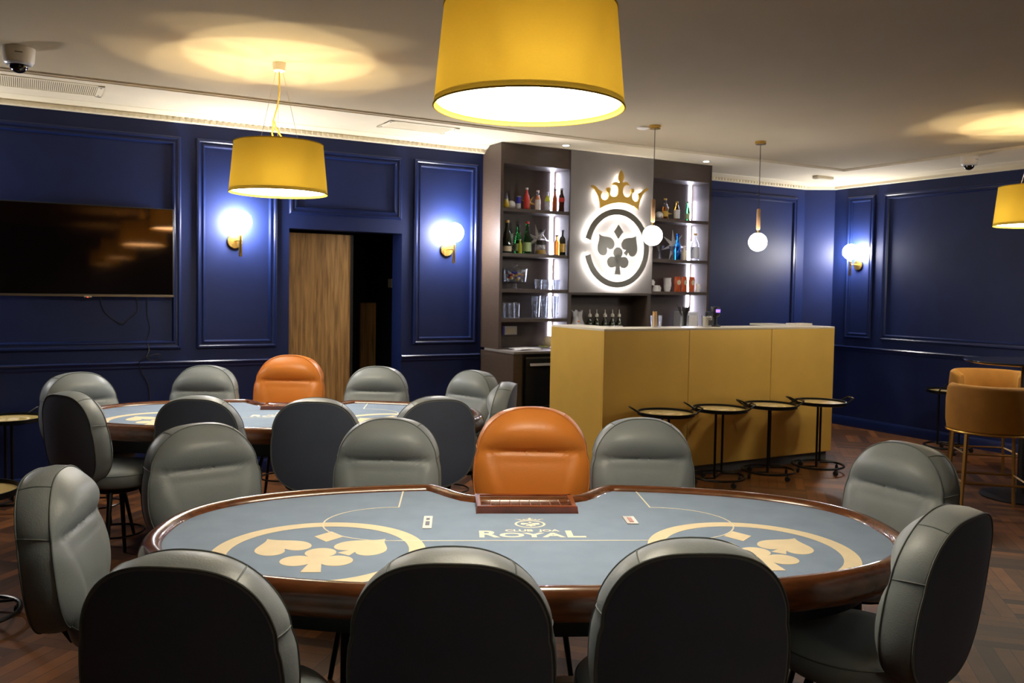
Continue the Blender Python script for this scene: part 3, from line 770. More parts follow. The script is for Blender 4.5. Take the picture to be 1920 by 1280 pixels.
    sl = mb.build('card_slot', M['white_plastic'], t, smooth=False, bevel=.001)
    MB().cbox(-.345, .070, ZF + .0035, .014, .045, .001).build('slot_opening', M['black'], sl, smooth=False)
    MB().cbox(-.345, .125, ZF + .0035, .012, .020, .001).build('slot_opening', M['black'], sl, smooth=False)
    sl = MB().cbox(.348, .115, ZF + .0015, .040, .095, .003).build('card_slot', M['wire'], t, smooth=False, bevel=.001)
    MB().cbox(.348, .115, ZF + .0035, .014, .055, .001).build('slot_opening', M['rust'], sl, smooth=False)
    # under structure
    ul = outline(off=.14, n=120, dent=True)
    MB().prism([(p.x, p.y) for p in ul], .60, .735, plane='xy').build('apron', M['black'], t, smooth=False)
    for sx in (-1, 1):
        MB().box(sx * .55 - .05, sx * .55 + .05, -.16, .16, .06, .60).build('pedestal', M['black'], t, bevel=.01)
        mb = MB(); mb.box(sx * .55 - .045, sx * .55 + .045, -.40, .40, .03, .075).cyl(.03, 0, .03, 16, sx * .55, -.36).cyl(.03, 0, .03, 16, sx * .55, .36)
        mb.build('foot', M['leg_black'], t, bevel=.006)
    MB().box(-.5, .5, -.03, .03, .18, .26).build('stretcher', M['black'], t, bevel=.006)
    return t
T1 = Vector((.078, 2.80, 0)); TR = radians(3.6)
card_table(T1, TR, 'near oval card table with blue felt in the foreground')
T2 = T1 + Vector((-1.46, 2.41, 0))
card_table(T2, TR, 'far oval card table with blue felt below the television wall')

# ================================================================== casino chairs
def bk_point(th, r, W=.225, H=.235, sq=0.0):
    c_, s_ = cos(th), sin(th); ne = (2.3 + .55 * sq) if s_ > 0 else 2.7
    x = W * math.copysign(abs(c_) ** (2 / ne), c_); z = H * math.copysign(abs(s_) ** (2 / ne), s_)
    k = 1 - .05 * (z / H)
    if z > 0: k *= 1 - .0 * z
    k -= .022 * math.exp(-((z - .062) / .022) ** 2)
    return x * k * r, z * r
def sm(x, a, b_):
    t_ = min(1, max(0, (x - a) / (b_ - a))); return t_ * t_ * (3 - 2 * t_)
def back_front_y(x, z, r, T):
    y = T / 2 + .030 * (1 - r ** 3.2)
    zc = .062
    edge = 1 - r ** 6
    if z > zc: y += .046 * edge * sin(pi * min(1, (z - zc) / (.237 - zc) * .92)) ** .85
    else: y += .036 * edge * (1 - math.exp(-(zc - z) / .050))
    y -= .005 * edge * math.exp(-((z - zc) / .005) ** 2)
    xw = .10 + .07 * sm(z, -.2, .05)
    y -= .010 * (1 - sm(abs(x), xw - .03, xw + .02)) * (1 - sm(z, zc - .05, zc))
    return y
def make_chair(kind):
    org = kind == 'orange'
    W, H, T = (.245, .250, .095) if org else (.225, .237, .088)
    mv = M['vinyl_orange'] if org else M['vinyl']; ms = M['seam_orange'] if org else M['seam_grey']
    t = thing('casino_chair', '', 'chair')
    TILT = Matrix.Translation((0, -.235, .985 - .235 if not org else .785)) @ Matrix.Rotation(radians(7), 4, 'X')
    if org: TILT = Matrix.Translation((0, -.235, 1.03 - H)) @ Matrix.Rotation(radians(7), 4, 'X')
    else: TILT = Matrix.Translation((0, -.235, .973 - H)) @ Matrix.Rotation(radians(7), 4, 'X')
    n = 88
    bend = lambda x: .30 * x * x
    rings = []
    for r in (0.02, .3, .55, .75, .88, .95, .985): rings.append(('b', r))
    rings += [('s', .0), ('s', .06), ('s', .2), ('s', .5), ('s', .8), ('s', .94), ('s', 1.0)]
    for i in range(1, 31): rings.append(('f', 1 - i / 30.5))
    vs = []
    for (k, q) in rings:
        for j in range(n):
            th = 2 * pi * j / n
            if k == 'b':
                x, z = bk_point(th, q, W, H, 1); y = -T / 2 - .016 * (1 - q ** 2.5)
            elif k == 's':
                bul = 1 + .030 * sin(pi * q) if 0 < q < 1 else 1.0
                x, z = bk_point(th, bul, W, H, 1 - q); y = -T / 2 + T * q
            else:
                x, z = bk_point(th, q, W, H); y = back_front_y(x * .225 / W, z * .237 / H, q, T)
            vs.append((x, y + bend(x), z))
    fs = []; mi = []
    nr = len(rings)
    for i in range(nr - 1):
        for j in range(n):
            j2 = (j + 1) % n; fs.append((i * n + j, i * n + j2, (i + 1) * n + j2, (i + 1) * n + j))
    mb = MB(); mb.add(vs, fs); mb.f.append(list(range(n))[::-1]); mb.mi.append(0)
    mb.f.append([(nr - 1) * n + j for j in range(n)]); mb.mi.append(0)
    mb.xf(TILT)
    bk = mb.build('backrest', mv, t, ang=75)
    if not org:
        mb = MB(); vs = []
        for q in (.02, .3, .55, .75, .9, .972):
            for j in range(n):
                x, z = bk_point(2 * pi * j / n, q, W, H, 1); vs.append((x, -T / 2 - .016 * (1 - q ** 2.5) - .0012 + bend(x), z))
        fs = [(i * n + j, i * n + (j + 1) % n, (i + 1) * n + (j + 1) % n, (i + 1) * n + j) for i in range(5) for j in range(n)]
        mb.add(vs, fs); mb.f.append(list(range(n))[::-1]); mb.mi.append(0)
        mb.xf(TILT); mb.build('back_shade', M['vinyl_shaded'], bk, ang=75)  # thin dark sheet over the rear, painted as shade on the vinyl
    mb = MB()
    for yy in (-T / 2 - .001, T / 2 + .001):
        pts = []
        for j in range(n):
            x, z = bk_point(2 * pi * j / n, 1.003, W, H, 1 if yy < 0 else 0); pts.append((x, yy + bend(x), z))
        mb.tube(pts, .0024, 5, True)
    for th in (radians(14), radians(166), radians(58), radians(122)):
        pts = []
        for i in range(9):
            q = i / 8; x, z = bk_point(th, 1 + .031 * sin(pi * q), W, H, 1 - q); pts.append((x, -T / 2 + T * q + bend(x), z))
        mb.tube(pts, .0020, 5)
    mb.xf(TILT); mb.build('piping', ms, bk)
    # seat cushion
    prof = [(0, .455), (.15, .455), (.19, .460), (.212, .475), (.220, .500), (.220, .520), (.212, .542), (.190, .556), (.12, .565), (0, .567)]
    mb = MB().lathe(prof, 48, 0, 0, 0)
    for i in range(len(mb.v)):
        x, y, z = mb.v[i]; mb.v[i] = (x * 1.04, y * 1.0 + .02, z)
    st = mb.build('seat', mv, t, ang=60)
    mb = MB(); mb.tube([(.2265 * cos(a * pi / 24), .219 * sin(a * pi / 24) + .02, .532) for a in range(48)], .0024, 5, True); mb.build('piping', ms, st)
    MB().tube([(0, -.10, .44), (0, -.195, .445), (0, -.218, .48), (0, -.225, .58)], .016, 8).build('back_bracket', M['leg_black'], t)
    MB().lathe([(0, .415), (.10, .415), (.13, .425), (.14, .455), (0, .455)], 28, 0, .0).build('seat_plate', M['leg_black'], t)
    for sx in (-1, 1):
        for sy in (-1, 1):
            MB().tube([(sx * .09, sy * .09, .43), (sx * .12, sy * .12, .30), (sx * .165, sy * .165, .004)], [.014, .013, .010], 8).build('leg', M['leg_black'], t)
    MB().tube([(.145 * cos(a * pi / 20), .145 * sin(a * pi / 20), .19) for a in range(40)], .006, 6, True).build('foot_ring', M['leg_black'], t)
    return t
grey0 = make_chair('grey'); org0 = make_chair('orange')
used = {'g': False, 'o': False}
def chair(tx, ty, ang, label, org=False, group=None, dz=0):
    # tx,ty: where the top of the back stands; ang: heading of the sitter
    a = radians(ang)
    off = .235 + .028
    dx, dy = -sin(a), cos(a)              # facing direction for rz=a (local +Y)
    loc = Vector((tx + dx * off, ty + dy * off, dz))
    k = 'o' if org else 'g'; src = org0 if org else grey0
    if not used[k]:
        src.location = loc; src.rotation_euler = (0, 0, a); src['label'] = label; src['group'] = group; used[k] = True
        return src
    return dup(src, loc, a, label, group)
G1, G2 = 'grey chairs around the near card table', 'grey chairs around the far card table'
PENDING = [
 (-1.275, 3.52, 218, 'grey chair facing forward at the back left of the near table', G1, 0),
 (-.528, 3.76, 180, 'grey chair left of the orange dealer chair at the near table', G1, 0),
 (.592, 3.88, 180, 'grey chair right of the orange dealer chair at the near table', G1, 0),
 (1.55, 3.34, 117, 'grey chair at the back right of the near table, by the bar stools', G1, 0),
 (1.205, 2.30, 42, 'grey chair at the right end, its back to the lower right edge', G1, 0),
 (-1.412, 2.62, -80, 'grey chair at the left end of the near table, seen side on', G1, 0),
 (-.688, 1.790, -6, 'foreground grey chair with dark back, left of the three in front', G1, 0),
 (-.120, 1.845, 0, 'foreground grey chair with dark back, middle of the three in front', G1, 0),
 (.428, 1.945, 4, 'foreground grey chair with dark back, right of the three in front', G1, 0),
 (-2.735, 5.42, 228, 'grey chair at the back left of the far table by the television wall', G2, 0),
 (-2.13, 6.02, 182, 'grey chair at the far table in front of the sconce panel', G2, 0),
 (-.955, 6.17, 178, 'grey chair at the far table in front of the dark doorway', G2, 0),
 (-.245, 5.98, 138, 'grey chair at the back right of the far table, near the shelving', G2, 0),
 (-.015, 5.24, 83, 'grey chair at the right end of the far table seen side on', G2, 0),
 (-.385, 4.49, 28, 'grey chair seen from behind at the right front of the far table', G2, 0),
 (-.985, 4.34, 0, 'grey chair seen from behind at the middle front of the far table', G2, 0),
 (-1.590, 4.36, -3, 'grey chair seen from behind at the left front of the far table', G2, 0),
 (-2.285, 4.44, -32, 'grey chair at the left front corner of the far table', G2, 0),
]
# ================================================================== tray tables
def tray_table(loc, rz, label, kind='tan'):
    t = thing('tray_table', label, 'side table', loc, rz, 'round black tray tables')
    H_ = .600; r = .222
    mb = MB()
    mb.lathe([(0, H_ - .012), (r - .010, H_ - .012), (r, H_ - .008), (r, H_ + .018), (r - .008, H_ + .018), (r - .010, H_ - .002), (0, H_ - .002)], 56)
    mb.build('tray', M['leg_black'], t)
    MB().cyl(r - .011, H_ - .0018, H_ + .0006, 56).build('inlay', M['tray_inlay'], t)
    mb = MB(); mb.ringprism(r * .50, r * .58, H_ + .0008, H_ + .0014, plane='xy', n=60)
    for kk, pl in suit_polys(r * .55).items():
        for i, p in enumerate(pl): mb.prism(p, H_ + .0008, H_ + .0014 + i * .0001, plane='xy')
    mb.build('printed_emblem', M['tray_print'], t, smooth=False)
    for s_ in (-1, 1):
        MB().tube([(s_ * (r - .012), -.08, H_ + .006), (s_ * (r + .050), -.060, H_ + .044), (s_ * (r + .056), -.045, H_ + .047), (s_ * (r + .056), .045, H_ + .047), (s_ * (r + .050), .060, H_ + .044), (s_ * (r - .012), .08, H_ + .006)], .007, 8).build('handle', M['leg_black'], t)
    for s_ in (-1, 1):
        MB().tube([(s_ * .055, .10 * s_, .055), (s_ * .055, .10 * s_, H_ - .012)], .010, 10).build('upright', M['leg_black'], t)
    MB().tube([(-.055, -.10, .062), (.055, .10, .062)], .009, 8).build('base_bar', M['leg_black'], t)
    MB().tube([(.215 * cos(a * pi / 30), .215 * sin(a * pi / 30), .058) for a in range(60)], .010, 8, True).build('base_ring', M['leg_black'], t)
    MB().tube([(-.19, -.1, .058), (-.055, -.10, .062)], .008, 8).build('base_bar', M['leg_black'], t)
    MB().tube([(.19, .1, .058), (.055, .10, .062)], .008, 8).build('base_bar', M['leg_black'], t)
    for k in range(4):
        a = radians(20 + 90 * k); x, y = .215 * cos(a), .215 * sin(a)
        mb = MB().lathe([(0, -.010), (.018, -.010), (.022, -.006), (.022, .006), (.018, .010), (0, .010)], 20)
        mb.xf(Matrix.Translation((x, y, .022)) @ Matrix.Rotation(a + .6, 4, 'Z') @ Matrix.Rotation(pi / 2, 4, 'X'))
        mb.cyl(.006, .024, .055, 10, x, y)
        mb.build('caster', M['black'], t)
    return t
M['tray_inlay'] = mat('tray_inlay', (.42, .32, .12), .35, var=.1)
M['tray_print'] = mat('tray_print', (.72, .60, .38), .5, var=.05)
GT = 'black tray tables lined up along the gold bar'
t0 = tray_table(P(4.33, 5.20, 0), .10, 'leftmost tray table along the gold bar, mostly behind a grey chair')
t0['group'] = GT
tl = dup(t0, P(4.90, 5.215, 0), .02, 'second tray table from the left along the gold bar', GT)
dup(t0, P(5.463, 5.215, 0), .16, 'third tray table from the left along the gold bar', GT)
dup(t0, P(6.035, 5.19, 0), .05, 'rightmost tray table along the gold bar by its end', GT)
dup(t0, P(8.0, 5.28), PSI + .5, 'black tray table against the blue wall on the right', 'loose black tray tables')
dup(t0, Vector((-3.42, 5.85, 0)), 1.2, 'black tray table at the left edge behind the far table', 'loose black tray tables')
dup(t0, Vector((-2.42, 3.80, 0)), .5, 'black tray table at the left edge behind the side-on grey chair', 'loose black tray tables')

# orange chairs and grey chairs
chair(.094, 3.76, 180, 'orange dealer chair at the near card table', True, 'orange dealer chairs')
chair(-1.618, 6.33, 181, 'orange dealer chair at the far card table', True, 'orange dealer chairs')
for (x, y, a, l, g, z) in PENDING: chair(x, y, a, l, False, g, z)

# ================================================================== bar table and mustard stools on the right
bt = thing('bar_table', 'tall round black bar table at the right edge', 'table', Vector((3.97, 6.62, 0)), 0)
MB().lathe([(0, 1.035), (.40, 1.035), (.445, 1.045), (.45, 1.052), (.445, 1.060), (0, 1.060)], 72).build('tabletop', mat('black_gloss', (.008, .008, .010), .15, coat=.8), bt)
MB().cyl(.045, .03, 1.035, 28).build('column', M['black'], bt)
MB().lathe([(0, 0), (.30, 0), (.30, .012), (.06, .035), (0, .035)], 56).build('base', M['black'], bt)
def bar_stool(loc, rz, label):
    t = thing('bar_stool', label, 'bar stool', loc, rz, 'mustard velvet bar stools')
    # barrel back: opening towards +Y
    n = 40; vs = []; ro, ri = .285, .225
    prof = [(ro, .600), (ro + .010, .66), (ro + .012, .80), (ro + .004, .905), (ro - .020, .925), (ri + .018, .925), (ri, .905), (ri - .004, .80), (ri, .62), (ri + .01, .600)]
    a0, a1 = radians(-205), radians(25)
    k = len(prof)
    for i in range(n + 1):
        q = i / n; a = a0 + (a1 - a0) * q
        e = min(q, 1 - q) / .10
        dr = -.03 * (1 - min(1, e)) if e < 1 else 0
        for r, z in prof: vs.append(((r) * cos(a), (r) * sin(a) * .92, z + (dr if z > .8 else 0)))
    fs = [(i * k + j, (i + 1) * k + j, (i + 1) * k + (j + 1) % k, i * k + (j + 1) % k) for i in range(n) for j in range(k)]
    fs += [tuple(range(k)), tuple(n * k + j for j in range(k))[::-1]]
    MB().add(vs, fs).build('backrest', M['velvet'], t, bevel=.012, ang=50)
    MB().lathe([(0, .600), (.20, .600), (.222, .615), (.222, .680), (.205, .700), (.12, .708), (0, .710)], 44).build('seat_cushion', M['velvet'], t)
    MB().lathe([(0, .585), (.292, .585), (.296, .592), (.292, .599), (0, .599)], 48).build('seat_frame', M['brass'], t)
    for sx in (-1, 1):
        for sy in (-1, 1):
            mb = MB(); mb.tube([(sx * .20, sy * .19, .585), (sx * .225, sy * .215, .0)], .013, 4); mb.build('leg', M['brass_dim'], t, smooth=False)
    mb = MB(); z = .24
    for a, c in (((-.215, -.205), (.215, -.205)), ((.215, -.205), (.215, .205)), ((.215, .205), (-.215, .205)), ((-.215, .205), (-.215, -.205))):
        mb.tube([(*a, z), (*c, z)], .008, 4)
    mb.build('footrest', M['brass_dim'], t, smooth=False)
    return t
M['brass_dim'] = mat('dull_brass', (.34, .19, .05), .38, metal=.9)
bar_stool(Vector((3.44, 6.15, 0)), radians(-15), 'mustard velvet bar stool with its rounded back to the camera')
bar_stool(Vector((4.03, 7.28, 0)), radians(170), 'mustard velvet bar stool facing the camera beyond the bar table')

# ================================================================== bottles, glasses and small things
def lprof(kind, h):
    P_ = {
     'beer': [(0, 0), (.30, 0), (.32, .02), (.32, .52), (.28, .62), (.16, .76), (.12, .82), (.115, .95), (.13, .955), (.13, .98), (0, .98)],
     'cola': [(0, 0), (.28, 0), (.31, .05), (.27, .28), (.31, .50), (.28, .64), (.15, .80), (.12, .95), (.13, .97), (0, .98)],
     'round': [(0, 0), (.40, .01), (.50, .12), (.52, .28), (.42, .46), (.22, .62), (.17, .75), (.16, .96), (0, .97)],
     'wine': [(0, 0), (.26, 0), (.28, .02), (.28, .42), (.24, .56), (.13, .72), (.10, .80), (.10, .98), (0, .99)],
     'spirit': [(0, 0), (.34, 0), (.36, .02), (.36, .58), (.30, .68), (.15, .76), (.12, .80), (.12, .95), (0, .96)],
     'can': [(0, 0), (.38, 0), (.42, .04), (.42, .93), (.37, .98), (.36, .98), (0, .97)],
    }[kind]
    return [(r * h * .42, z * h) for r, z in P_]
def lsec(prof, z0, z1, grow):
    def rad(z):
        for (r1, a), (r2, c) in zip(prof[1:], prof[2:]):
            if a <= z <= c and c > a: return r1 + (r2 - r1) * (z - a) / (c - a)
        return prof[2][0]
    zs = [z0 + (z1 - z0) * i / 6 for i in range(7)]
    return [(rad(z) + grow, z) for z in zs]
def bottle(u, v, z, kind, h, body, label, cap=None, lab=None, labz=(.12, .42), name='bottle', cat='bottle', group=None, liquid=None, wr=1.0):
    t = thing(name, label, cat, P(u, v, z + .0006), PSI, group)
    pr = [(r * wr, zz) for r, zz in lprof(kind, h)]
    MB().lathe(pr, 20).build('body', M[body], t)
    if liquid:
        MB().lathe([(0, .004)] + [(r - .002, zz) for r, zz in lsec(pr, .006, h * liquid[1], 0)] + [(0, h * liquid[1])], 18).build('contents', M[liquid[0]], t)
    if lab: MB().lathe(lsec(pr, h * labz[0], h * labz[1], .0006), 20).build('paper_label', M[lab], t)
    if cap: MB().lathe([(0, h * .93), (pr[-2][0] * 1.25, h * .93), (pr[-2][0] * 1.3, h * 1.0), (0, h * 1.005)], 14).build('cap', M[cap], t)
    return t
V0 = 6.93
GA = 'soft drink bottles on the top left shelf'
z = SHL[0]
bottle(3.846, V0, z, 'round', .150, 'glass', 'round clear bottle of yellow juice on the top left shelf', None, None, group=GA, liquid=('yellow', .56), wr=1.0)
o = thing('paper_ball', 'white paper ball behind the yellow bottle', 'decoration', P(3.925, V0 + .05, z), PSI); MB().sphere(.042, 0, 0, .043, 24).build('ball', M['white'], o)
bottle(3.975, V0, z, 'can', .125, 'silver', 'silver and blue energy drink can on the top left shelf', lab='navy_blue', labz=(.45, .93), name='drink_can', cat='can', wr=.95)
bottle(4.061, V0, z, 'beer', .205, 'red', 'red glass bottle on the top left shelf', 'silver', group=GA)
bottle(4.182, V0, z, 'beer', .190, 'glass', 'white-labelled orange juice bottle, top left shelf', 'white', 'white', (.02, .55), group=GA, liquid=('orange', .75))
bottle(4.287, V0, z, 'beer', .185, 'glass', 'clear bottle with yellow-green neck label, top left shelf', 'silver', 'lime', (.52, .80), group=GA, liquid=('silver', .5))
bottle(4.367, V0, z, 'beer', .215, 'rust', 'slim amber-red bottle in front of the left light strip', 'charcoal', group=GA, wr=.8)
bottle(4.412, V0 - .05, z, 'cola', .220, 'cola', 'dark cola bottle with red label, end of the top left shelf', 'silver', 'red', (.42, .60), group=GA)
def star(u, v, z, R, label, m, pts=7, r=.26, seed=1, th=.06, rot=0.0):
    t = thing('star_ornament', label, 'decoration', P(u, v, z), PSI, 'folded star ornaments on the shelves')
    vs = []; n = pts * 2
    for i in range(n):
        a = pi / 2 + rot + pi * i / pts; q = R if i % 2 == 0 else R * r
        vs.append((q * cos(a), 0, q * sin(a)))
    zmin = min(w[2] for w in vs); vs = [(x, y, zz - zmin + .0008) for x, y, zz in vs]; c = -zmin
    vs += [(0, -th, c), (0, th * .5, c)]
    fs = [(i, (i + 1) % n, n) for i in range(n)] + [((i + 1) % n, i, n + 1) for i in range(n)]
    MB().add(vs, fs).build('star', M[m], t, smooth=False)
star(4.130, V0 + .08, z, .085, 'small gold star ornament behind the red bottle', 'gold_foil', 6, rot=.3, th=.02)
z = SHL[1]; GB = 'spirits on the second left shelf'
bottle(3.859, V0, z, 'wine', .300, 'glass_dark', 'dark green champagne bottle with gold foil neck', 'gold_foil', 'cream', (.06, .22), group=GB, wr=1.25)
t = thing('frosted_twigs', 'white frosted twigs beside the champagne bottle', 'decoration', P(3.88, V0 + .07, z), PSI)
for (x0, lean) in ((-.062, -.02), (.05, .02), (.09, .05)):
    mb = MB(); mb.tube([(x0, 0, .001), (x0 + lean, 0, .19)], .0035, 5)
    for i in range(8):
        zz = .03 + .02 * i; x = x0 + lean * zz / .19
        for s_ in (-1, 1): mb.tube([(x, 0, zz), (x + s_ * .028, s_ * .006, zz + .022)], [.0050, .003], 5)
    mb.build('twig', M['white'], t)
bottle(3.998, V0 + .03, z, 'wine', .270, 'glass_green', 'plain green glass bottle left of the red-capped one', 'charcoal', 'pale_green', (.10, .35), group=GB, wr=1.0)
bottle(4.075, V0, z, 'wine', .300, 'glass_green', 'green bottle with a red cap on the second left shelf', 'red', 'pale_green', (.08, .36), group=GB, wr=1.1)
bottle(3.965, V0 - .06, z, 'beer', .130, 'lime', 'tiny lime-coloured bottle in front of the green bottles', 'white', group=GB)
star(4.225, V0 + .06, z, .145, 'large white paper star with long points on the left shelf', 'white', 7, .28, rot=.2, th=.05)
bottle(4.205, V0 - .04, z, 'spirit', .225, 'glass', 'squat clear bottle in front of the large white star', 'charcoal', 'charcoal', (.40, .58), group=GB, liquid=('gold_foil', .18), wr=1.35)
bottle(4.400, V0, z, 'spirit', .190, 'glass_amber', 'small amber liqueur bottle by the left light strip', 'charcoal', group=GB)
bottle(4.415, V0 - .075, z, 'spirit', .235, 'glass_dark', 'black bottle with gold label at the end of the second shelf', 'charcoal', 'gold_foil', (.12, .45), group=GB, wr=.85)
# candy jar
z = SHL[2]
t = thing('candy_jar', 'footed glass jar of wrapped sweets with a knob lid', 'jar', P(3.95, V0, z + .0006), PSI)
MB().lathe([(0, 0), (.062, 0), (.064, .004), (.016, .012), (.011, .030), (.014, .048), (.085, .056), (.105, .070), (.112, .175), (.114, .178), (.109, .178), (.102, .073), (.012, .060), (0, .060)], 40).build('bowl', M['glass'], t)
MB().lathe([(0, .182), (.113, .182), (.114, .187), (.060, .197), (.014, .202), (.012, .208), (.026, .214), (.028, .226), (.018, .236), (0, .238)], 40).build('lid', M['glass'], t)
random.seed(3)
for i in range(26):
    a = random.random() * 2 * pi; r = .065 * sqrt(random.random()); zz = .082 + .072 * random.random()
    o = MB().sphere(.017, r * cos(a), r * sin(a), zz, 10, sz=.7).build('sweet', M[random.choice(['red', 'orange', 'cream', 'navy_blue', 'gold_foil', 'white'])], t)
def tumbler(u, v, z, r0, r1, h, label, group, name='drinking_glass'):
    t = thing(name, label, 'glass', P(u, v, z + .0006), PSI, group)
    MB().lathe([(0, 0), (r0, 0), (r1, h), (r1 - .002, h), (r0 - .003, .008), (0, .008)], 24).build('bowl', M['glass'], t)
ORDW = ['leftmost', 'second from left', 'third from left', 'fourth from left', 'fifth from left', 'rightmost']
def nth(i, n): return ORDW[5] if i == n - 1 else ORDW[i]
GG = 'short clear tumblers on the third left shelf'
for i, (u, dv) in enumerate(((4.205, 0), (4.27, -.05), (4.315, .03), (4.35, -.05), (4.405, 0))): tumbler(u, V0 + dv, z, .028, .034, .092, 'short clear tumbler, %s of the row beside the sweet jar' % nth(i, 5), GG)
z = SHL[3]
for i in range(4): tumbler(3.80 + .052 * i, V0 - .04, z, .021, .024, .140, 'narrow clear glass, %s of four on the fourth shelf' % nth(i, 4), 'narrow clear glasses on the fourth shelf')
for i in range(6): tumbler(4.14 + .052 * i, V0 - .04 + .035 * (i % 2), z, .020, .029, .205, 'tall fluted clear glass, %s of six on the fourth shelf' % nth(i, 6), 'tall fluted glasses on the fourth shelf')
# outlet, papers, round thing on the worktop
t = thing('power_outlet', 'small outlet plate with a blue edge under the left shelves', 'outlet', P(3.975, SB - .001, 1.155), PSI)
MB().box(-.075, .075, -.010, 0, -.040, .040).build('plate', M['white_plastic'], t, bevel=.002)
MB().box(-.078, -.060, -.014, -.010, -.040, .040).build('blue_edge', M['navy_blue'], t)
MB().box(-.050, .045, -.014, -.010, -.026, .026).build('cover', M['cream'], t)
ZW = .998
t = thing('paper_stack', 'loose white papers lying on the worktop left of the bar', 'papers', P(3.96, 6.74, ZW + .0005), PSI + .1)
for i in range(4):
    mb = MB().box(-.12, .12, -.085, .085, i * .0035, i * .0035 + .0025); mb.xf(Matrix.Rotation(.18 * (i - 1.5), 4, 'Z')); mb.build('sheet', M['paper'], t, smooth=False)
t = thing('paper_lantern', 'pale round lantern on the worktop beside the bar corner', 'decoration', P(4.33, 6.93, ZW + .0005), PSI)
MB().sphere(.055, 0, 0, .055, 24).build('globe', M['cream'], t)
mb = MB()
for a in (10, 70, 150, 220, 300): mb.tube([(.04 * cos(radians(a)), .04 * sin(radians(a)), .006), (.10 * cos(radians(a)), .08 * sin(radians(a)), .014)], [.008, .003], 6)
mb.build('leaves', M['lime'], t)
# bottles with pourers in the middle niche
for i, (u) in enumerate((4.775, 4.856, 4.955, 5.045, 5.126)):
    t = thing('pourer_bottle', ['dark bottle with steel pourer, first right of the white bag', 'dark bottle with steel pourer, second in the niche row', 'dark bottle with steel pourer in the middle of the niche row', 'dark bottle with steel pourer, fourth in the niche row', 'dark bottle with steel pourer at the right end of the niche row'][i], 'bottle', P(u, 6.90, ZW + .0006), PSI, 'bottles with pourers in the middle niche')
    MB().lathe([(0, 0), (.036, 0), (.038, .01), (.038, .20), (.030, .235), (.014, .265), (.013, .29), (0, .29)], 22).build('body', M['glass_dark'], t)
    MB().lathe([(.0385, .14), (.0386, .17), (.0385, .20)], 22).build('paper_label', M['white'], t)
    MB().lathe([(0, .288), (.017, .288), (.017, .312), (.008, .318), (.004, .33), (.003, .36), (0, .36)], 14).build('pourer', M['white_plastic'], t)
t = thing('plastic_bag', 'crumpled clear plastic bag standing left in the middle niche', 'bag', P(4.63, 6.90, ZW + .0006), PSI)
mb = MB(); n = 20
vs = []; random.seed(5)
for k, (r, zz) in enumerate(((.05, 0), (.062, .06), (.058, .14), (.064, .22), (.045, .29), (.055, .345))):
    for j in range(n):
        a = 2 * pi * j / n; q = r * (1 + .22 * sin(3 * a + k) + .10 * random.uniform(-1, 1)); vs.append((q * cos(a), q * .6 * sin(a), zz + .012 * sin(5 * a) * (k > 3)))
mb.add(vs, [(k * n + j, k * n + (j + 1) % n, (k + 1) * n + (j + 1) % n, (k + 1) * n + j) for k in range(5) for j in range(n)] + [tuple(range(n))])
mb.build('film', mat('bag_film', (.75, .75, .78), .3, trans=.35), t)
MB().sphere(.032, 0, 0, .245, 14, sz=.5).build('contents', M['orange'], t)
# right column
z = SHR[0]; GR = 'bottles on the top right shelf'
o = thing('paper_ball', 'small white paper ball on the top right shelf', 'decoration', P(5.62, V0, z), PSI); MB().sphere(.040, 0, 0, .041, 24).build('ball', M['white'], o)
bottle(5.697, V0, z, 'beer', .215, 'glass', 'clear beer bottle with golden contents on the top right shelf', 'gold_foil', 'gold_foil', (.15, .40), group=GR, liquid=('glass_amber', .6), wr=1.1)
star(5.77, V0 + .07, z, .085, 'small gold star between bottles on the top right shelf', 'gold_foil', 6, rot=.5, th=.02)
bottle(5.850, V0, z, 'beer', .195, 'glass_amber', 'amber bottle with white label on the top right shelf', 'gold_foil', 'white', (.10, .55), group=GR, wr=1.15)
bottle(5.995, V0, z, 'beer', .200, 'glass_green', 'slim green bottle by the right light strip', 'charcoal', 'pale_green', (.1, .4), group=GR, wr=.9)
z = SHR[1]
star(5.875, V0 + .07, z, .165, 'white paper star behind the blue bottle on the right shelf', 'white', 7, .28, rot=.1, th=.04)
bottle(5.865, V0 - .01, z, 'wine', .270, 'glass_blue', 'bright blue bottle in front of a white star', 'glass_blue', None, wr=1.1)
bottle(5.935, V0 - .03, z, 'beer', .150, 'cream', 'small cream bottle right of the blue bottle', 'cream', None, wr=1.1)
bottle(6.105, V0, z, 'spirit', .285, 'glass', 'clear square-shouldered bottle at the right end of the shelf', 'gold_foil', 'silver', (.10, .50), wr=1.0)
GM = 'stemmed cocktail glasses on the right shelf'
for i, (u, dv) in enumerate(((5.50, .03), (5.58, -.07), (5.67, .03), (5.765, -.05), (6.0, -.04))):
    t = thing('cocktail_glass', 'stemmed cocktail glass, %s of five on the right-hand shelf' % nth(i, 5), 'glass', P(u, V0 + dv, z + .0006), PSI, GM)
    MB().lathe([(0, 0), (.034, 0), (.034, .003), (.005, .008), (.004, .075), (.010, .082), (.044, .140), (.042, .140), (.007, .085), (0, .084)], 24).build('bowl', M['glass'], t)
z = SHR[2]
GC = 'white cups on the lower right shelf'
def cup(u, v, zz, r, h, label, up=True, group=GC):
    t = thing('cup', label, 'cup', P(u, v, zz + .0006), PSI, group)
    pr = [(0, 0), (r * .72, 0), (r * .9, h * .3), (r, h), (r - .003, h), (r * .7, .006), (0, .006)]
    if not up: pr = [(q, h - w) for q, w in reversed(pr)]
    MB().lathe(pr, 24).build('body', M['white'], t)
    MB().tube([(r * .85, 0, h * .75), (r * 1.3, 0, h * .7), (r * 1.3, 0, h * .35), (r * .8, 0, h * .3)], .004, 6).build('handle', M['white'], t)
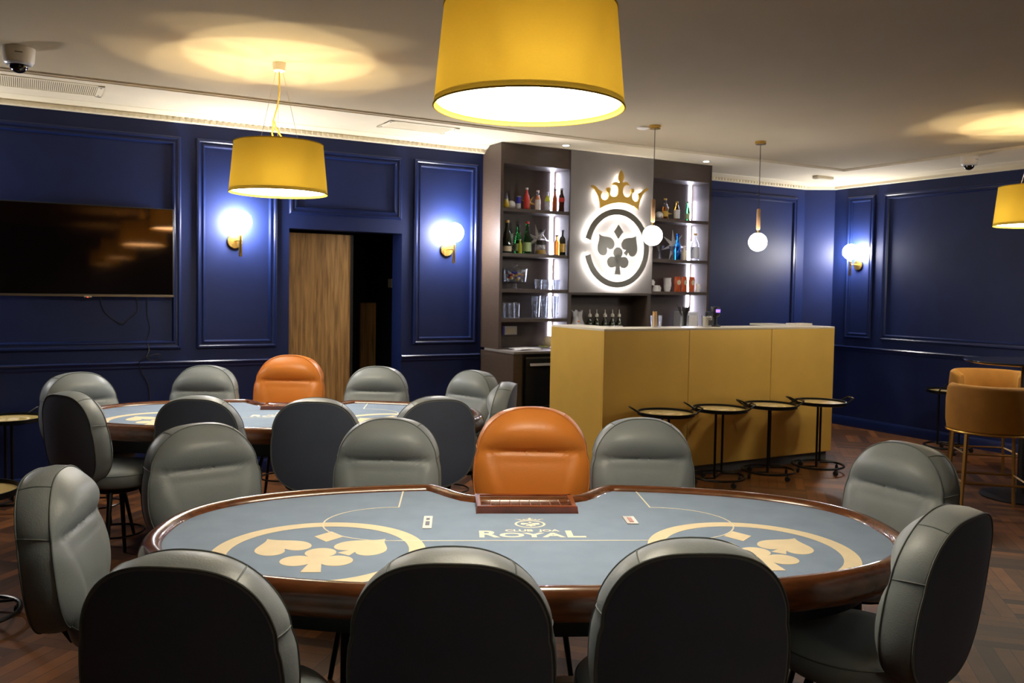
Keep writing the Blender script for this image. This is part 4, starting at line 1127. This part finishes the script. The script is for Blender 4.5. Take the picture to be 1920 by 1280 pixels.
for i, (u, dv, dz_, r, h, up_) in enumerate(((5.48, 0, 0, .032, .06, 0), (5.555, -.05, 0, .032, .06, 0), (5.625, 0, 0, .032, .06, 0), (5.52, -.03, .061, .030, .055, 0), (5.72, -.03, 0, .036, .075, 1), (5.78, .04, 0, .040, .14, 1))):
    cup(u, V0 + dv, z + dz_, r, h, ['upturned white cup at the left of the cup cluster', 'upturned white cup nearest the shelf edge in the cluster', 'upturned white cup in the middle of the cluster', 'upturned white cup stacked on top of two others', 'upright short white cup left of the tall one', 'tall white cup right beside the first snack packet'][i], bool(up_))
for i, u in enumerate((5.865, 5.955, 6.055)):
    t = thing('snack_packet', ['red and white snack packet nearest the cups', 'middle of the three red snack packets', 'rightmost red snack packet on the lower right shelf'][i], 'snack packet', P(u, V0 - .02, z + .0006), PSI + .1, 'red snack packets')
    n = 10; vs = []
    for a_ in range(7):
        q = a_ / 6; zz = .155 * q; w = .042 + .004 * cos(q * 9); d = .022 * sin(pi * min(1, max(0, q))) ** .6 + .001
        for j in range(n):
            th = 2 * pi * j / n; vs.append((w * cos(th), d * sin(th), zz))
    MB().add(vs, [(k * n + j, k * n + (j + 1) % n, (k + 1) * n + (j + 1) % n, (k + 1) * n + j) for k in range(6) for j in range(n)] + [tuple(range(n)), tuple(6 * n + j for j in range(n))]).build('pouch', M['snack_red'], t)
    mb = MB(); mb.lathe([(0, 0), (.026, 0), (.026, .002), (0, .002)], 24); mb.xf(Matrix.Translation((0, -.0215, .095)) @ Matrix.Rotation(pi / 2, 4, 'X')); mb.build('printed_disc', M['cream'], t)
cup(6.118, V0 - .05, z, .028, .085, 'white cup at the right end beside the red snack packets', True, None)
# panel of light grey machine beside coffee corner
t = thing('coffee_grinder', 'pale grey upright machine casing under the right shelves', 'appliance', P(5.98, 6.90, ZW + .0005), PSI)
MB().box(-.085, .085, -.10, .10, 0, .34).build('casing', M['silver'], t, bevel=.01)
MB().box(-.06, .06, -.106, -.10, .18, .30).build('front_panel', M['white'], t, bevel=.003)
# things on the bar
ZT = BZ + .0006
t = thing('stirrer_glass', 'clear glass filled with wooden stirrers on the bar', 'glass', P(4.555, 5.62, ZT), PSI)
MB().lathe([(0, 0), (.040, 0), (.050, .10), (.048, .10), (.037, .006), (0, .006)], 28).build('glass', M['glass'], t)
random.seed(11)
for i in range(16):
    a = random.random() * 2 * pi; r = .022 * random.random(); x, y = r * cos(a), r * sin(a)
    mb = MB().box(-.003, .003, -.001, .001, 0, .115 + .012 * random.random()); mb.xf(Matrix.Translation((x - .012, y, .008)) @ Matrix.Rotation(random.uniform(-.12, .02), 4, 'Y') @ Matrix.Rotation(random.random() * 3, 4, 'Z'))
    mb.build('stirrer', M['straw_wood'], t, smooth=False)
t = thing('straw_holder', 'dark glass tumbler packed with black straws on the bar', 'straw holder', P(4.855, 5.62, ZT), PSI)
MB().lathe([(0, 0), (.036, 0), (.040, .10), (.038, .10), (.034, .006), (0, .006)], 28).build('tumbler', M['glass'], t)
random.seed(12)
for i in range(30):
    a = random.random() * 2 * pi; r = .026 * sqrt(random.random()); k = 2.3
    MB().tube([(r * cos(a) * .9, r * sin(a) * .9, .010), (r * cos(a), r * sin(a), .09), (r * cos(a) * k, r * sin(a) * k, .165 + .012 * random.random())], .0038, 6).build('straw', M['charcoal'], t)
MB().tube([(.0, 0, .012), (-.02, 0, .10), (-.095, 0, .205)], .0035, 6).build('straw', M['charcoal'], t)
t = thing('sugar_glass', 'glass with cream-coloured contents on the bar right of the straws', 'glass', P(5.125, 5.64, ZT), PSI)
MB().lathe([(0, 0), (.040, 0), (.047, .10), (.045, .10), (.037, .006), (0, .006)], 28).build('glass', M['glass'], t)
MB().lathe([(0, .0065), (.0365, .0065), (.0435, .085), (0, .09)], 24).build('contents', M['cream'], t)
MB().box(-.02, .02, -.0475, -.042, .015, .06).build('dark_mark', M['charcoal'], t)
t = thing('card_terminal', 'black device with a purple light behind the cream-filled glass', 'device', P(5.27, 5.70, ZT), PSI)
MB().lathe([(0, 0), (.05, 0), (.052, .008), (.022, .02), (.018, .08), (.040, .095), (.046, .15), (.040, .172), (0, .175)], 28).build('body', M['black'], t)
mb = MB(); mb.box(-.10, -.03, -.02, .02, .10, .13); mb.box(-.105, -.085, -.012, .012, .03, .12); mb.build('spout', M['black'], t, bevel=.004)
MB().box(-.030, .012, -.052, -.044, .125, .150).build('indicator', M['purple_light'], t)
t = thing('serving_tray', 'low pale tray lying at the right end of the bar top', 'tray', P(6.36, 5.74, ZT), PSI)
mb = MB().box(-.11, .11, -.06, .06, 0, .012).box(-.11, .11, -.06, -.054, .012, .022).box(-.11, .11, .054, .06, .012, .022).box(-.11, -.104, -.054, .054, .012, .022).box(.104, .11, -.054, .054, .012, .022)
mb.build('tray', M['white_plastic'], t, smooth=False, bevel=.002)
